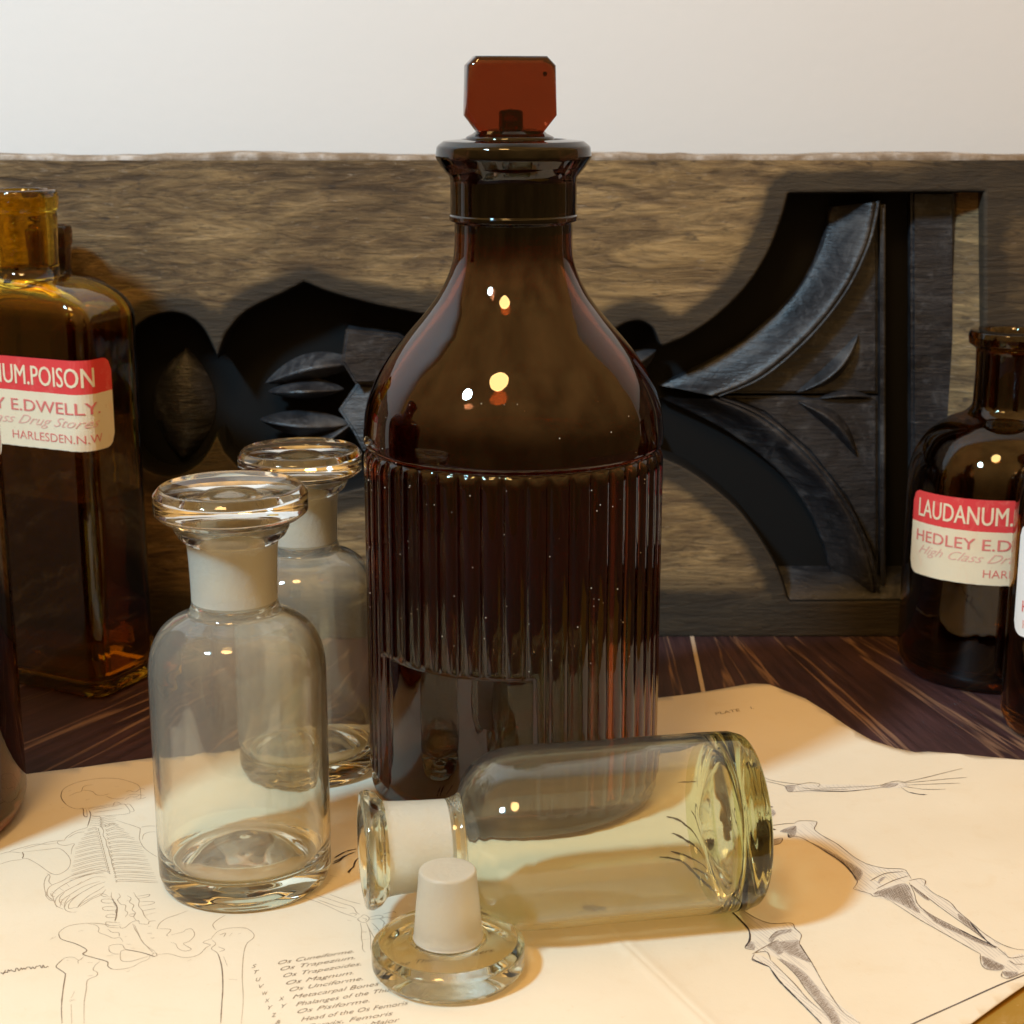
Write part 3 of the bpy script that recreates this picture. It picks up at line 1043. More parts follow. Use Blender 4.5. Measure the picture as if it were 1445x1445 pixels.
tone = E_([(395, 450), (480, 488), (560, 532), (640, 582), (652, 612), (622, 642), (590, 592), (540, 548), (460, 494)], [(245, 396), (318, 368), (328, 392), (318, 420), (288, 426), (290, 408)],
          [(705, 702), (780, 672), (860, 652), (890, 692), (905, 742), (935, 800), (860, 765), (800, 738), (750, 716)], [(900, 720), (940, 770), (1040, 835), (1130, 880), (1310, 968), (1240, 955), (1120, 900), (1000, 840)],
          [(880, 655), (940, 695), (980, 730), (968, 735), (925, 705)], [(1120, 800), (1190, 850), (1260, 935), (1290, 960), (1220, 905), (1140, 845)], [(1235, 1010), (1290, 1030), (1350, 1060), (1330, 1080), (1262, 1072)], [(1338, 1088), (1380, 1085), (1420, 1095), (1370, 1118)],
          [(235, 945), (300, 932), (342, 934), (345, 965), (398, 1040), (340, 1022), (270, 992)], [(240, 1022), (330, 1062), (388, 1110), (450, 1190), (520, 1282), (545, 1341), (500, 1341), (420, 1226), (370, 1166), (310, 1092)],
          [(190, 930), (230, 890), (300, 878), (300, 890), (235, 912), (205, 945)], [(75, 965), (95, 935), (120, 950), (120, 978)], [(185, 290), (215, 290), (225, 310), (208, 322), (190, 312)], [(195, 442), (255, 430), (246, 456), (200, 468)],
          [(740, 625), (765, 622), (735, 650), (725, 648)], [(112, 1030), (150, 1038), (195, 1062), (150, 1046)], [(270, 176), (320, 172), (310, 200), (288, 202)], [(745, 178), (790, 158), (830, 165), (790, 182)],
          [(180, 960), (240, 935), (265, 985), (240, 1005), (215, 985)])
by_region(fills, right_page, tone, M['ink_tone'], .00008, 3)
def hatch(polys, gap, ang, n_sub=3):
    """short engraved strokes filling outlines given in traced coordinates"""
    out = []
    ca, sa = math.cos(ang), math.sin(ang)
    for poly in polys:
        q = [(x * ca + y * sa, -x * sa + y * ca) for x, y in catmull(poly, 3, True)]
        v0, v1 = min(p[1] for p in q), max(p[1] for p in q)
        v = v0 + gap * random.random()
        while v < v1:
            xs = sorted(a[0] + (v - a[1]) * (b[0] - a[0]) / (b[1] - a[1]) for a, b in zip(q, q[1:] + q[:1]) if (a[1] <= v) != (b[1] <= v))
            for a, b in zip(xs[::2], xs[1::2]):
                if b - a < 1.2: continue
                a2, b2 = a + (b - a) * random.uniform(0, .2), b - (b - a) * random.uniform(0, .35)
                pts = [(a2 + (b2 - a2) * k / n_sub, v + random.uniform(-.25, .25) * gap) for k in range(n_sub + 1)]
                out.append([(x * ca - y * sa, x * sa + y * ca) for x, y in pts])
            v += gap * random.uniform(.8, 1.2)
    return out


by_region(strokes, right_page, hatch(tone, 1.6, R(-28)) + hatch(tone[:8], 2.2, R(60)), M['ink'], .00020, .0001, 3, True, .4)
by_region(strokes, right_page, hatch(wash, 3.4, R(38)), M['ink_tone'], .00022, .00007, 3, True, .4)
dk = E_([(145, 120), (200, 145), (290, 160), (350, 165)], [(150, 145), (220, 160), (270, 175), (285, 200), (310, 203)], [(270, 172), (320, 170), (390, 158), (440, 165), (430, 182)], [(440, 186), (560, 181), (680, 176), (740, 170), (770, 160)], [(310, 203), (400, 197), (550, 201), (680, 190), (750, 180), (780, 182)], [(350, 182), (450, 193), (580, 191)],
        [(740, 175), (790, 155), (830, 150), (870, 160)], [(830, 160), (950, 135), (1050, 110), (1140, 88)], [(850, 160), (960, 150), (1080, 138), (1165, 132)], [(860, 170), (980, 165), (1130, 160)], [(850, 175), (950, 190), (1060, 190)], [(840, 180), (880, 205), (930, 215), (970, 217)],
        [(320, 355), (345, 345), (420, 348), (425, 362), (415, 385), (440, 410), (520, 455), (560, 485), (620, 530), (680, 560), (760, 578), (850, 583), (875, 605), (890, 630)], [(290, 425), (340, 425), (400, 455), (460, 490), (540, 540), (590, 590), (620, 630), (625, 650), (605, 680)], [(605, 680), (640, 690), (690, 705), (705, 716), (750, 716), (790, 740)],
        [(690, 640), (760, 605), (850, 595)], [(720, 680), (800, 640), (880, 615)], [(880, 640), (930, 630), (960, 640), (955, 665)], [(880, 650), (905, 700), (920, 750), (960, 790), (1040, 835), (1130, 880), (1220, 925), (1310, 965)], [(790, 740), (860, 785), (930, 830), (1000, 870), (1080, 915), (1150, 955), (1230, 1000)],
        [(960, 665), (1000, 700), (1080, 745), (1120, 790), (1180, 840), (1250, 900), (1330, 950), (1400, 975), (1445, 980)], [(890, 660), (940, 700), (980, 730), (1060, 790), (1130, 840), (1200, 890), (1260, 935), (1300, 965)], [(1230, 1000), (1235, 1050), (1265, 1075), (1330, 1080)], [(1340, 1085), (1335, 1110), (1370, 1120), (1445, 1090)], [(1310, 965), (1350, 1000), (1380, 1020), (1445, 1010)], [(1370, 1030), (1400, 1050), (1445, 1050)],
        [(0, 780), (50, 830), (90, 880), (95, 930), (75, 965), (85, 975), (120, 980)], [(40, 770), (120, 820), (200, 850), (300, 848), (320, 875), (350, 905), (345, 930)], [(190, 930), (230, 890), (300, 880)], [(110, 1000), (180, 960), (240, 930)], [(120, 1000), (110, 1030), (150, 1045), (195, 1065)], [(345, 930), (345, 960), (400, 1040), (450, 1130), (500, 1210), (560, 1290), (640, 1341)], [(230, 1020), (280, 1060), (330, 1110), (370, 1170), (420, 1230), (490, 1310), (500, 1341)],
        [(195, 1065), (240, 1130), (300, 1190), (380, 1270), (450, 1341)], [(200, 1030), (250, 1080), (320, 1150), (380, 1220), (460, 1290)], [(120, 995), (180, 990), (200, 1030)], [(195, 370), (270, 360), (320, 358)], [(250, 396), (290, 400), (325, 372)], [(195, 445), (255, 430), (246, 456), (200, 468)])
by_region(strokes, right_page, dk, M['ink'], .00030, .00012, 5, True, .35)
bold = E_([(0, 785), (50, 833), (92, 882), (97, 930), (76, 965)], [(195, 1066), (240, 1130), (300, 1192), (380, 1272), (450, 1345)], [(1130, 882), (1220, 927), (1310, 967)], [(1180, 845), (1260, 935), (1300, 965)], [(460, 492), (540, 542), (592, 592), (622, 634)], [(285, 408), (290, 426), (300, 425)], [(112, 1025), (150, 1046), (195, 1064)], [(400, 198), (550, 201), (640, 195)], [(880, 205), (930, 215), (965, 217)], [(345, 955), (400, 1040)]) \
    + D([(355, 290), (420, 262), (470, 222), (520, 192), (590, 168)], [(365, 270), (430, 240), (480, 205)], [(370, 232), (430, 196), (500, 160), (600, 138)], [(510, 378), (540, 345), (570, 320), (585, 270), (620, 230)], [(520, 384), (560, 330)])
by_region(strokes, right_page, bold, M['ink_dark'], .00050, .00016, 5, True, .4)
# ribs, spine and arms of the shaded skeleton, under the lying bottle
torso = [[(1094, 1172), (1060, 1160), (1030, 1150), (1002, 1142)], [(1040, 1190), (1000, 1176), (968, 1160), (940, 1152)], [(1046, 1206), (1008, 1200), (976, 1190), (948, 1178)], [(1034, 1224), (1000, 1222), (970, 1212), (946, 1206)],
         [(1080, 1104), (1030, 1096), (960, 1092)], [(1090, 1140), (1060, 1134), (1040, 1150), (1070, 1168)], [(1030, 1282), (990, 1246), (960, 1220), (930, 1214)], [(1036, 1236), (1004, 1238), (980, 1230)]]
strokes("breast_bone_drawing", torso, M['ink_dark'], .0015, .00016, 5, True, .4)
strokes("border_line", [[(1443.0 + 40, 1360), (1445, 1377), (1410, 1391), (1350, 1418), (1286, 1447), (1200, 1490)]], M['ink_dark'], .00045, .00012, 4, False, .1)


for nm, (V, Fc, mats, mi) in INK.items():
    o = mesh_obj(nm, V, Fc, None, paper)
    for mt in mats: o.data.materials.append(mt)
    o.data.polygons.foreach_set("material_index", mi)


# --- lettering
def text_geo(body, size=1.0, shear=0.0, offset=0.0, spacing=1.0):
    cu = bpy.data.curves.new("tmp", 'FONT')
    cu.body = body
    cu.size = size
    cu.shear = shear
    cu.offset = offset
    cu.space_character = spacing
    cu.resolution_u = 3
    ob = bpy.data.objects.new("tmp", cu)
    COL.objects.link(ob)
    dg = bpy.context.evaluated_depsgraph_get()
    dg.update()
    me = bpy.data.meshes.new_from_object(ob.evaluated_get(dg))
    vs = [(v.co.x, v.co.y) for v in me.vertices]
    fs = [tuple(p.vertices) for p in me.polygons]
    bpy.data.objects.remove(ob)
    bpy.data.curves.remove(cu)
    bpy.data.meshes.remove(me)
    x0 = min(v[0] for v in vs)
    x1 = max(v[0] for v in vs)
    return [((x - x0), y) for x, y in vs], fs, x1 - x0


def paper_text(rows, mat, name):
    for body, (sx, sy), (ex, ey), size, shear in rows:
        allv, allf = [], []
        vs, fs, w = text_geo(body, 1.0, shear, -.008)
        a, b = pp(sx, sy), pp(ex, ey)
        d = Vector((b.x - a.x, b.y - a.y))
        L = d.length
        d.normalize()
        nn = Vector((-d.y, d.x))
        base = len(allv)
        for x, y in vs:
            q = Vector((a.x, a.y)) + d * (x * L / w) + nn * (y * size)
            allv.append((q.x, q.y, paper_z(q.x, q.y) + PT + .0001))
        allf += [tuple(base + k for k in f) for f in fs]
        mesh_obj(name, allv, allf, mat, paper)


rows = []
starts = [(395, 390), (415, 445), (440, 505), (465, 570), (495, 630), (520, 695), (550, 760), (565, 825), (595, 895), (640, 960), (680, 1020)]
bodies = [("Os Cuneiforme.", 670), ("Os Trapezium.", 660), ("Os Trapezoides.", 690), ("Os Magnum.", 600), ("Os Unciforme.", 650), ("Metacarpal Bones of the Thumb & Fingers.", 1800), ("Phalanges of the Thumb", 960),
          ("Os Pisiforme.", 640), ("Head of the Os Femoris", 960), ("Cervix, Femoris", 780), ("Trochanter Major", 800)]
for (sx, sy), (body, ln) in zip(starts, bodies):
    x, y = 330 + sx / 6.283, 1300 + sy / 6.283
    rows.append((body, (x, y), (x + ln / 6.283, y - ln / 6.283 * .158), .0030, .55))
for ch, (sx, sy) in zip("STUVWXYZ&", [(160, 422), (182, 474), (197, 540), (228, 600), (258, 664), (275, 728), (305, 790), (335, 858), (370, 920)]):
    x, y = 330 + sx / 6.283, 1300 + sy / 6.283
    rows.append((ch, (x, y), (x + 8, y - 1.3), .0028, .5))
for ch, (sx, sy) in zip("XY", [(400, 712), (425, 775)]):
    x, y = 330 + sx / 6.283, 1300 + sy / 6.283
    rows.append((ch, (x, y), (x + 9, y - 1.4), .0028, .5))
rows.append(("PLATE", (1010.5, 1009.5), (1045, 1004), .0034, .1))
rows.append(("I.", (1060, 1001.5), (1064, 1001), .0034, .1))
paper_text(rows, M['ink'], "text_line")

# mustard sheet under the lower right corner
kz = .0005
tag(mesh_obj("kraft_sheet", [(.10, .36, kz), (.30, .36, kz), (.30, .505, kz), (.19, .490, kz), (.08, .43, kz), (.10, .36, .0001), (.30, .36, .0001), (.30, .505, .0001), (.19, .490, .0001), (.08, .43, .0001)],
             [(0, 1, 2, 3, 4), (9, 8, 7, 6, 5), (0, 5, 6, 1), (1, 6, 7, 2), (2, 7, 8, 3), (3, 8, 9, 4), (4, 9, 5, 0)], M['kraft']),
    "plain mustard brown sheet showing under the print's lower right corner", "sheet")
SURF = .0010 + PT + .0001    # upper side of the print, where things stand

# ------------------------------------------------------------------ large ribbed brown bottle
BX, BY = 0.0005, 0.582
root = empty("ribbed_bottle", (BX, BY, SURF))
tag(root, "large dark brown bottle with vertical ribs, sloping shoulders and a thick rolled lip", "bottle")
NR = 42
RB = .0522


def rib_disp(a, h, r):
    if r < RB * .97 or h < .006 or h > .1295: return 0.0
    # angle measured from the front (-Y), positive to the right
    th = math.degrees(math.atan2(math.cos(a), -math.sin(a)))
    top, bot = .1268, .0085
    if -61 < th < 8.5: bot = .0575
    e = 1.0
    L = .0045
    if h > top - L:
        q = (h - (top - L)) / L
        e = math.sqrt(max(0, 1 - q * q))
    elif h < bot + .0028:
        q = (bot + .0028 - h) / .0028
        e = math.sqrt(max(0, 1 - q * q))
    t = (a * NR / (2 * math.pi)) % 1.0
    s = 2 * t - 1
    return -.0019 + .0019 * e * math.sqrt(max(0.0, 1 - s * s)) if not (h > top) else -.0019 * smooth01((.1292 - h) / .0024)


out_prof = rounded([(0, .0035), (.030, .0026, .004), (.040, 0, .004), (RB - .001, 0, .006), (RB, .010, .004)], 6)
out_prof = densify(out_prof, .004)
side = []
hz = [.010 + .0007 * i for i in range(1, 6)] + [.016 + .004 * i for i in range(0, 10)] + [.0555 + .0005 * i for i in range(13)] + [.064 + .0045 * i for i in range(12)] + [.1175 + .001 * i for i in range(4)] + [.1215 + .0005 * i for i in range(17)]
side = [(RB, h) for h in hz]
sh = catmull([(RB, .1300), (.0520, .1348), (.0508, .1420), (.0477, .1500), (.0428, .1582), (.0372, .1652), (.0316, .1715), (.0265, .1780), (.0229, .1845), (.0208, .1905), (.0201, .1955), (.0200, .2005)], 5)
neck = rounded([(.0200, .2010), (.0200, .2036, .0004), (.0217, .2044, .0006), (.0217, .2060, .0006), (.0213, .2064, .0004), (.0213, .2170, .002)], 4)
lip = rounded([(.0216, .2190, .002), (.0243, .2222, .002), (.0262, .2252, .0022), (.0258, .2288, .0018), (.0235, .2306, .0016), (.0175, .2312, .0015), (.0160, .2295, .001)], 6)
inn = [(.0158, .224), (.0152, .205), (.0152, .197)] + catmull([(.0153, .195), (.0162, .189), (.0185, .1825), (.0225, .1752), (.0280, .1680), (.0338, .1612), (.0392, .1545), (.0440, .1470), (.0470, .1390), (.0480, .1310)], 5) \
    + [(.0480, .11), (.0480, .08), (.0480, .05), (.0480, .02)] + rounded([(.0480, .015), (.0476, .0075, .006), (.036, .0062, .004), (.0, .0078)], 6)
GB = M['brown_glass']
prof = out_prof + side + sh + neck + lip + inn
own = ([('body', GB)] * (len(out_prof) + len(side) + len(sh) - 1) + [('neck', M['brown_thick'])] * (len(neck)) + [('lip', M['brown_thick'])] * (len(lip)) + [('neck', M['brown_thick'])] * 3)
own += [('body', M['brown_residue'])] * (len(prof) - len(own))
shell({'body': 1, 'neck': 1, 'lip': 1}, lathe_rings(prof, own, NR * 10, rib_disp), root)

# pale beads put on the glass as white glints and seeds
dbm = bmesh.new()
for _ in range(70):
    th, hh = R(random.uniform(-75, 60)), random.uniform(.058, .150)
    rr = RB - .0001
    if hh > .128:
        k = min(range(len(sh)), key=lambda q: abs(sh[q][1] - hh))
        rr = sh[k][0]
    bmesh.ops.create_icosphere(dbm, subdivisions=1, radius=random.uniform(.00009, .00022), matrix=Matrix.Translation((rr * math.sin(th), -rr * math.cos(th), hh)))
tag(bm_obj("glint_specks", dbm, plain("pale_glint", (.75, .70, .62), .5), root, True), kind="stuff")

# its stopper
st = empty("glass_stopper", (BX - .0012, BY, SURF), R(11))
tag(st, "red amber glass stopper with a flat clipped-corner grip, in the large ribbed bottle", "stopper")
SG = M['stopper_glass']
pl = rounded([(0, .1985), (.0118, .1985, .001), (.0140, .2200), (.0150, .2296, .0012), (.0150, .2318, .0015), (.0124, .2330, .001), (.0112, .2340, .0012), (.0080, .2346, .001), (.0042, .2349, .0006), (.0040, .2405, .001), (0, .2412)], 5)
shell({'plug': 1}, lathe_rings(densify(pl, .003), [('plug', M['brown_glass'])] * len(densify(pl, .003)), 96), st)
gw, gz0, gz1 = .0129, .2335, .2552
hexa = [(-.0082, gz0), (.0082, gz0), (gw, gz0 + .0058), (gw - .0004, gz1 - .0016), (gw - .002, gz1), (-gw + .002, gz1), (-gw + .0004, gz1 - .0016), (-gw, gz0 + .0058)]
me = curve2d([[(x, z) for x, z in hexa]], .0028, .0024, 4)
for v in me.vertices:
    x, y, z = v.co
    v.co = (x, -z, y + .0004)
me.materials.clear()
me.materials.append(SG)
gp_ = bpy.data.objects.new("finger_grip", me)
COL.objects.link(gp_)
gp_.parent = st
bmx = bmesh.new()
bmesh.ops.create_uvsphere(bmx, u_segments=16, v_segments=10, radius=.0008, matrix=Matrix.Translation((.0112, -.0022, .2522)))
bm_obj("air_bubble", bmx, M['brown_glass'], gp_, True)


# ------------------------------------------------------------------ clear laboratory bottles
def clear_bottle(name, loc, label, tint, scale=1.0, hscale=1.0):
    root = empty(name, loc)
    tag(root, label, "bottle")
    G, FR = tint, M['ground_glass']
    RO = .0277
    o1 = catmull([(0, .0040), (.006, .0037), (.012, .0027), (.0172, .0012), (.0200, .0003)], 6) + rounded([(.0205, .0002), (.0220, 0, .002), (.0262, 0, .0022), (RO - .0002, .0042, .003), (RO, .012, .01), (RO, .066, .02)], 6)
    o2 = catmull([(RO, .0690), (.0274, .0745), (.0262, .0795), (.0236, .0842), (.0200, .0872), (.0168, .0888), (.0146, .0902), (.0137, .0922)], 5)
    nk = [(.0133, .0940), (.0134, .1000), (.0136, .1060), (.0139, .1110)]
    lp_ = rounded([(.0142, .1128, .001), (.0166, .1148, .002), (.0178, .1172, .0014), (.0172, .1192, .001), (.0140, .1196, .001), (.0117, .1186, .001)], 5)
    i1 = [(.0114, .1120), (.0110, .1040), (.0107, .0960), (.0106, .0935)]
    i2 = catmull([(.0107, .0925), (.0118, .0908), (.0152, .0882), (.0194, .0855), (.0226, .0820), (.0248, .0772), (.0257, .0715)], 5)
    i3 = [(.0258, .066), (.0257, .045), (.0257, .025)] + catmull([(.0257, .0180), (.0255, .0128), (.0243, .0092), (.0214, .0080), (.0165, .0095), (.0110, .0119), (.0055, .0140), (0, .0148)], 8)
    prof = o1 + o2 + nk + lp_ + i1 + i2 + i3
    film, thick = (M['green_film'], M['green_thick']) if tint is M['green_glass'] else (M['clear_film'], M['clear_thick'])
    own = [('body', thick if h < .007 else film) for r, h in o1] + [('body', film)] * len(o2) + [('neck', FR)] * len(nk) + [('lip', G)] * (len(lp_)) + [('neck', FR)] * (len(i1)) + [('body', G)] * (len(i2) + len(i3))
    shell({'body': 1, 'neck': 1, 'lip': 1}, lathe_rings([(r * scale, h * hscale) for r, h in prof], own, 128), root)
    return root


def clear_stopper(name, loc, label, tint, r_disc=.0236, scale=1.0, plug=.0245):
    """flat round stopper with a ground plug; origin at the underside of the disc, plug pointing down"""
    root = empty(name, loc)
    tag(root, label, "stopper", None)
    G, FR = tint, M['ground_glass']
    a = rounded([(0, -plug), (.0082, -plug, .001), (.0098, -.0030), (.0100, -.0008, .0006)], 4)
    b = rounded([(.0102, -.0002), (.0118, .0000, .0006), (r_disc - .0022, .0004, .001), (r_disc, .0022, .0016), (r_disc, .0078, .0018), (r_disc - .0020, .0102, .0015), (.0165, .0094, .002), (.0080, .0080, .002), (0, .0086)], 6)
    a, b = densify(a, .003), densify(b, .0025)
    prof = a + b
    own = [('plug', FR)] * len(a) + [('disc', G)] * len(b)
    shell({'plug': 1, 'disc': 1}, lathe_rings([(r * scale, h * scale) for r, h in prof], own, 112), root)
    return root


CX, CY = -.0862, .5062
clear_bottle("apothecary_bottle", (CX, CY, SURF), "clear round glass bottle standing in front, empty, with a frosted neck and flat stopper", M['clear_glass'])
clear_stopper("flat_stopper", (CX, CY, SURF + .1199), "flat round clear stopper in the front standing bottle", M['clear_glass'])
QX, QY, QS, QH = -.0765, .600, .950, .935
clear_bottle("apothecary_bottle", (QX, QY, SURF), "clear round glass bottle half hidden between the front one and the brown bottle", M['clear_glass'], QS, QH)
clear_stopper("flat_stopper", (QX, QY, SURF + .1199 * QH), "flat round clear stopper in the rear clear bottle, beside the brown bottle", M['clear_glass'], .0236, QS)
lie = clear_bottle("apothecary_bottle", (0, 0, 0), "open greenish clear bottle lying on its side on the print, mouth to the left", M['green_glass'])
base_pt, mouth_pt = Vector((.0728, .4885)), Vector((-.0489, .4655))
az = math.atan2(mouth_pt.y - base_pt.y, mouth_pt.x - base_pt.x)
lie.rotation_euler = (0, R(90), az)
lie.location = (base_pt.x, base_pt.y, SURF + .0278)
lone = clear_stopper("flat_stopper", (-.0184, .4462, SURF + .0103), "loose flat stopper upside down on the print, frosted plug pointing up", M['green_glass'], .0222, 1.0, .0212)
lone.rotation_euler = (R(180), 0, R(20))


# ------------------------------------------------------------------ amber bottles with labels
def round_bottle(name, loc, label, RO, body_h, neck_r, neck_h, lip_r, mat, rot=0.0, wall=.0028):
    root = empty(name, loc, rot)
    tag(root, label, "bottle")
    t = body_h
    o1 = rounded([(0, .0025), (RO * .7, .002, .003), (RO * .82, 0, .002), (RO - .003, 0, .004), (RO, .006, .006), (RO, t - .012, .01)], 6)
    o2 = catmull([(RO, t - .010), (RO * .985, t - .002), (RO * .93, t + .006), (RO * .80, t + .0145), (RO * .62, t + .020), (neck_r * 1.25, t + .0235), (neck_r * 1.03, t + .0265)], 6)
    H1 = t + .028 + neck_h
    nk = [(neck_r, t + .028), (neck_r * .98, t + .028 + neck_h * .5), (neck_r, H1 - .004)]
    lp_ = rounded([(neck_r * 1.02, H1 - .002, .001), (lip_r, H1, .001), (lip_r * 1.02, H1 + .003, .001), (lip_r * .98, H1 + .0055, .001), (neck_r * .8, H1 + .0058, .001), (neck_r * .72, H1 + .004)], 5)
    i1 = [(neck_r * .70, H1 - .004), (neck_r * .70, t + .028)]
    w = wall
    i2 = catmull([(neck_r * .74, t + .0255), (neck_r * 1.0, t + .021), (RO * .60 - w * .3, t + .0170), (RO * .78 - w * .7, t + .0115), (RO * .91 - w, t + .004), (RO - w, t - .010)], 6)
    i3 = rounded([(RO - w, t - .014), (RO - w, .008, .006), (RO * .7, .0055, .003), (0, .007)], 6)
    o1, i3 = densify(o1, .007), densify(i3, .007)
    prof = o1 + o2 + nk + lp_ + i1 + i2 + i3
    own = [('body', mat)] * (len(o1) + len(o2)) + [('neck', mat)] * len(nk) + [('lip', mat)] * len(lp_) + [('neck', mat)] * 2 + [('body', mat)] * (len(i2) + len(i3))
    shell({'body': 1, 'neck': 1, 'lip': 1}, lathe_rings(prof, own, 112), root)
    return root


def label_on(root, path, s0, s1, h0, h1, band_h, corner, rows, cream, tilt=0.0):
    """paper label following path(s) -> (x, y, nx, ny); rows of (text, s_right, width, h_base, cap size, shear, material, offset)"""
    W, Hh = s1 - s0, h1 - h0

    def place(s, h, off):
        x, y, nx, ny = path(s)
        return (x + nx * off, y + ny * off, h + tilt * (s - s0))

    def sheet(name, ha, hb, round_top, round_bot, mat, off):
        vs, fs = [], []
        n = 60
        for i in range(n + 1):
            s = s0 + W * i / n
            d = min(s - s0, s1 - s)
            cut = 0.0
            if d < corner: cut = corner - math.sqrt(max(0, corner ** 2 - (corner - d) ** 2))
            lo = ha + (cut if round_bot else 0)
            hi = hb - (cut if round_top else 0)
            lo += random.uniform(-1, 1) * .00008
            for h in (lo, hi):
                vs.append(place(s, h, off))
        for i in range(n):
            a = 2 * i
            fs.append((a, a + 2, a + 3, a + 1))
        return mesh_obj(name, vs, fs, mat, root)
    lb = sheet("label", h0, h1 - band_h if band_h else h1, not band_h, True, cream, .0003)
    if band_h: 
        bd = sheet("title_band", h1 - band_h, h1, True, False, M['label_red'], .00031)
        bd.parent = lb
    for body, sr, width, hb, cap, shear, mat, offs in rows:
        vs, fs, w = text_geo(body, 1.0, shear, min(offs, 0.0))
        # cut the letters into narrow strips so that they follow the curve of the bottle
        tb = bmesh.new()
        tv = [tb.verts.new((x, y, 0)) for x, y in vs]
        for f in fs: tb.faces.new([tv[k] for k in f])
        bmesh.ops.triangulate(tb, faces=tb.faces[:])
        for k in range(1, 80):
            bmesh.ops.bisect_plane(tb, geom=tb.verts[:] + tb.edges[:] + tb.faces[:], plane_co=(w * (k + .37) / 80, 0, 0), plane_no=(1, 0, 0))
        bmesh.ops.triangulate(tb, faces=tb.faces[:])
        tb.verts.index_update()
        vs = [(v.co.x, v.co.y) for v in tb.verts]
        fs = [[v.index for v in f.verts] for f in tb.faces]
        tb.free()
        V, Fc = [], []
        for n_c, dx in enumerate((-offs, 0, offs) if offs > 0 else (0,)):      # heavier type: the letter struck three times
            base = len(V)
            for x, y in vs:
                V.append(place(sr - width + (x + dx) * width / w, hb + y * cap / .72, .00045 + .00002 * n_c))
            Fc += [tuple(base + k for k in f) for f in fs]
        mesh_obj("text_line", V, Fc, M[mat], lb)
    return lb


# --- rectangular amber bottle on the left
RECT_ROT = R(-25)
uu, ww = Vector((math.cos(RECT_ROT), math.sin(RECT_ROT))), Vector((-math.sin(RECT_ROT), math.cos(RECT_ROT)))
Cn = Vector((-.1705, .6690))
RW, RD = .086, .040
ctr = Cn - uu * (RW / 2) + ww * (RD / 2)


def rrect(a, b, rad, n=10):
    pts = []
    for cx_, cy_, a0 in ((a - rad, -b + rad, -90), (a - rad, b - rad, 0), (-a + rad, b - rad, 90), (-a + rad, -b + rad, 180)):
        for k in range(n + 1):
            t = R(a0 + 90 * k / n)
            pts.append((cx_ + rad * math.cos(t), cy_ + rad * math.sin(t)))
    return pts


def by_angle(poly, n):
    """resample a convex outline at equal steps of the angle-like arc length, so that it can morph into a circle"""
    m = len(poly)
    out = []
    P = poly + [poly[0]]
    d = [0]
    for p, q in zip(P, P[1:]): d.append(d[-1] + math.dist(p, q))
    for k in range(n):
        t = d[-1] * k / n
        j = 0
        while d[j + 1] < t: j += 1
        f = (t - d[j]) / max(1e-12, d[j + 1] - d[j])
        out.append((P[j][0] + (P[j + 1][0] - P[j][0]) * f, P[j][1] + (P[j + 1][1] - P[j][1]) * f))
    return out


def flat_bottle(name, loc, rot, label, W_, D_, rad, t, sh_h, neck_r, neck_top, lip_r, mat, wall=.003):
    root = empty(name, loc, rot)
    tag(root, label, "bottle")
    n = 160
    o_base = by_angle(rrect(W_ / 2, D_ / 2, rad), n)
    i_base = by_angle(rrect(W_ / 2 - wall, D_ / 2 - wall, max(rad - wall * .6, .003)), n)

    def ring(base, f, circ_r, h, inset=0.0):
        out = []
        for (x, y) in base:
            a = math.atan2(y / D_, x / W_)
            cx_, cy_ = circ_r * math.cos(a), circ_r * math.sin(a)
            L = math.hypot(x, y)
            k = (L - inset) / L
            out.append((cx_ + (x * k - cx_) * f, cy_ + (y * k - cy_) * f, h))
        return out
    rings = []

    def add(base, f, cr, h, part, inset=0.0): rings.append((ring(base, f, cr, h, inset), (part, mat)))
    add(o_base, .02, 0, .002, 'body')
    add(o_base, .5, 0, .002, 'body')
    add(o_base, .80, 0, .0015, 'body')
    add(o_base, .86, 0, 0, 'body')
    add(o_base, 1, 0, 0, 'body', .0040)
    for k in range(1, 7):
        q = R(90 * k / 6)
        add(o_base, 1, 0, .004 * (1 - math.cos(q)), 'body', .004 * (1 - math.sin(q)))
    for k in range(1, 9): add(o_base, 1, 0, .004 + (t - .004) * k / 8, 'body')
    for k in range(1, 15):
        q = R(90 * k / 14)
        f = math.cos(q) ** 1.0
        add(o_base, max(f, 0), neck_r * (1.0 + .05 * max(f, 0)), t + sh_h * math.sin(q) ** 1.0, 'body')
    zt = t + sh_h
    for k in range(1, 6): add(o_base, 0, neck_r * (1 - .02 * math.sin(k)), zt + (neck_top - .010 - zt) * k / 5, 'neck')
    for r_, h_ in rounded([(neck_r, neck_top - .009), (lip_r * .98, neck_top - .0075, .001), (lip_r, neck_top - .003, .002), (lip_r * .95, neck_top, .0015), (neck_r * .8, neck_top, .001), (neck_r * .72, neck_top - .002)], 5): add(o_base, 0, r_, h_, 'lip')
    for k in range(0, 4): add(o_base, 0, neck_r * .70, neck_top - .005 - (neck_top - .005 - zt) * k / 3, 'neck')
    for k in range(14, -1, -1):
        q = R(90 * k / 14)
        f = math.cos(q)
        add(i_base, max(f, 0), neck_r * .70, t + (sh_h - .0035) * math.sin(q), 'body')
    for k in range(7, 0, -1): add(i_base, 1, 0, .006 + (t - .006) * k / 8, 'body')
    for k in range(6, -1, -1):
        q = R(90 * k / 6)
        add(i_base, 1, 0, .009 - .004 * math.sin(R(90) - q), 'body', .004 * (1 - math.sin(q)))
    add(i_base, .6, 0, .0052, 'body')
    add(i_base, .02, 0, .0065, 'body')
    shell({'body': 1, 'neck': 1, 'lip': 1}, rings, root)
    return root


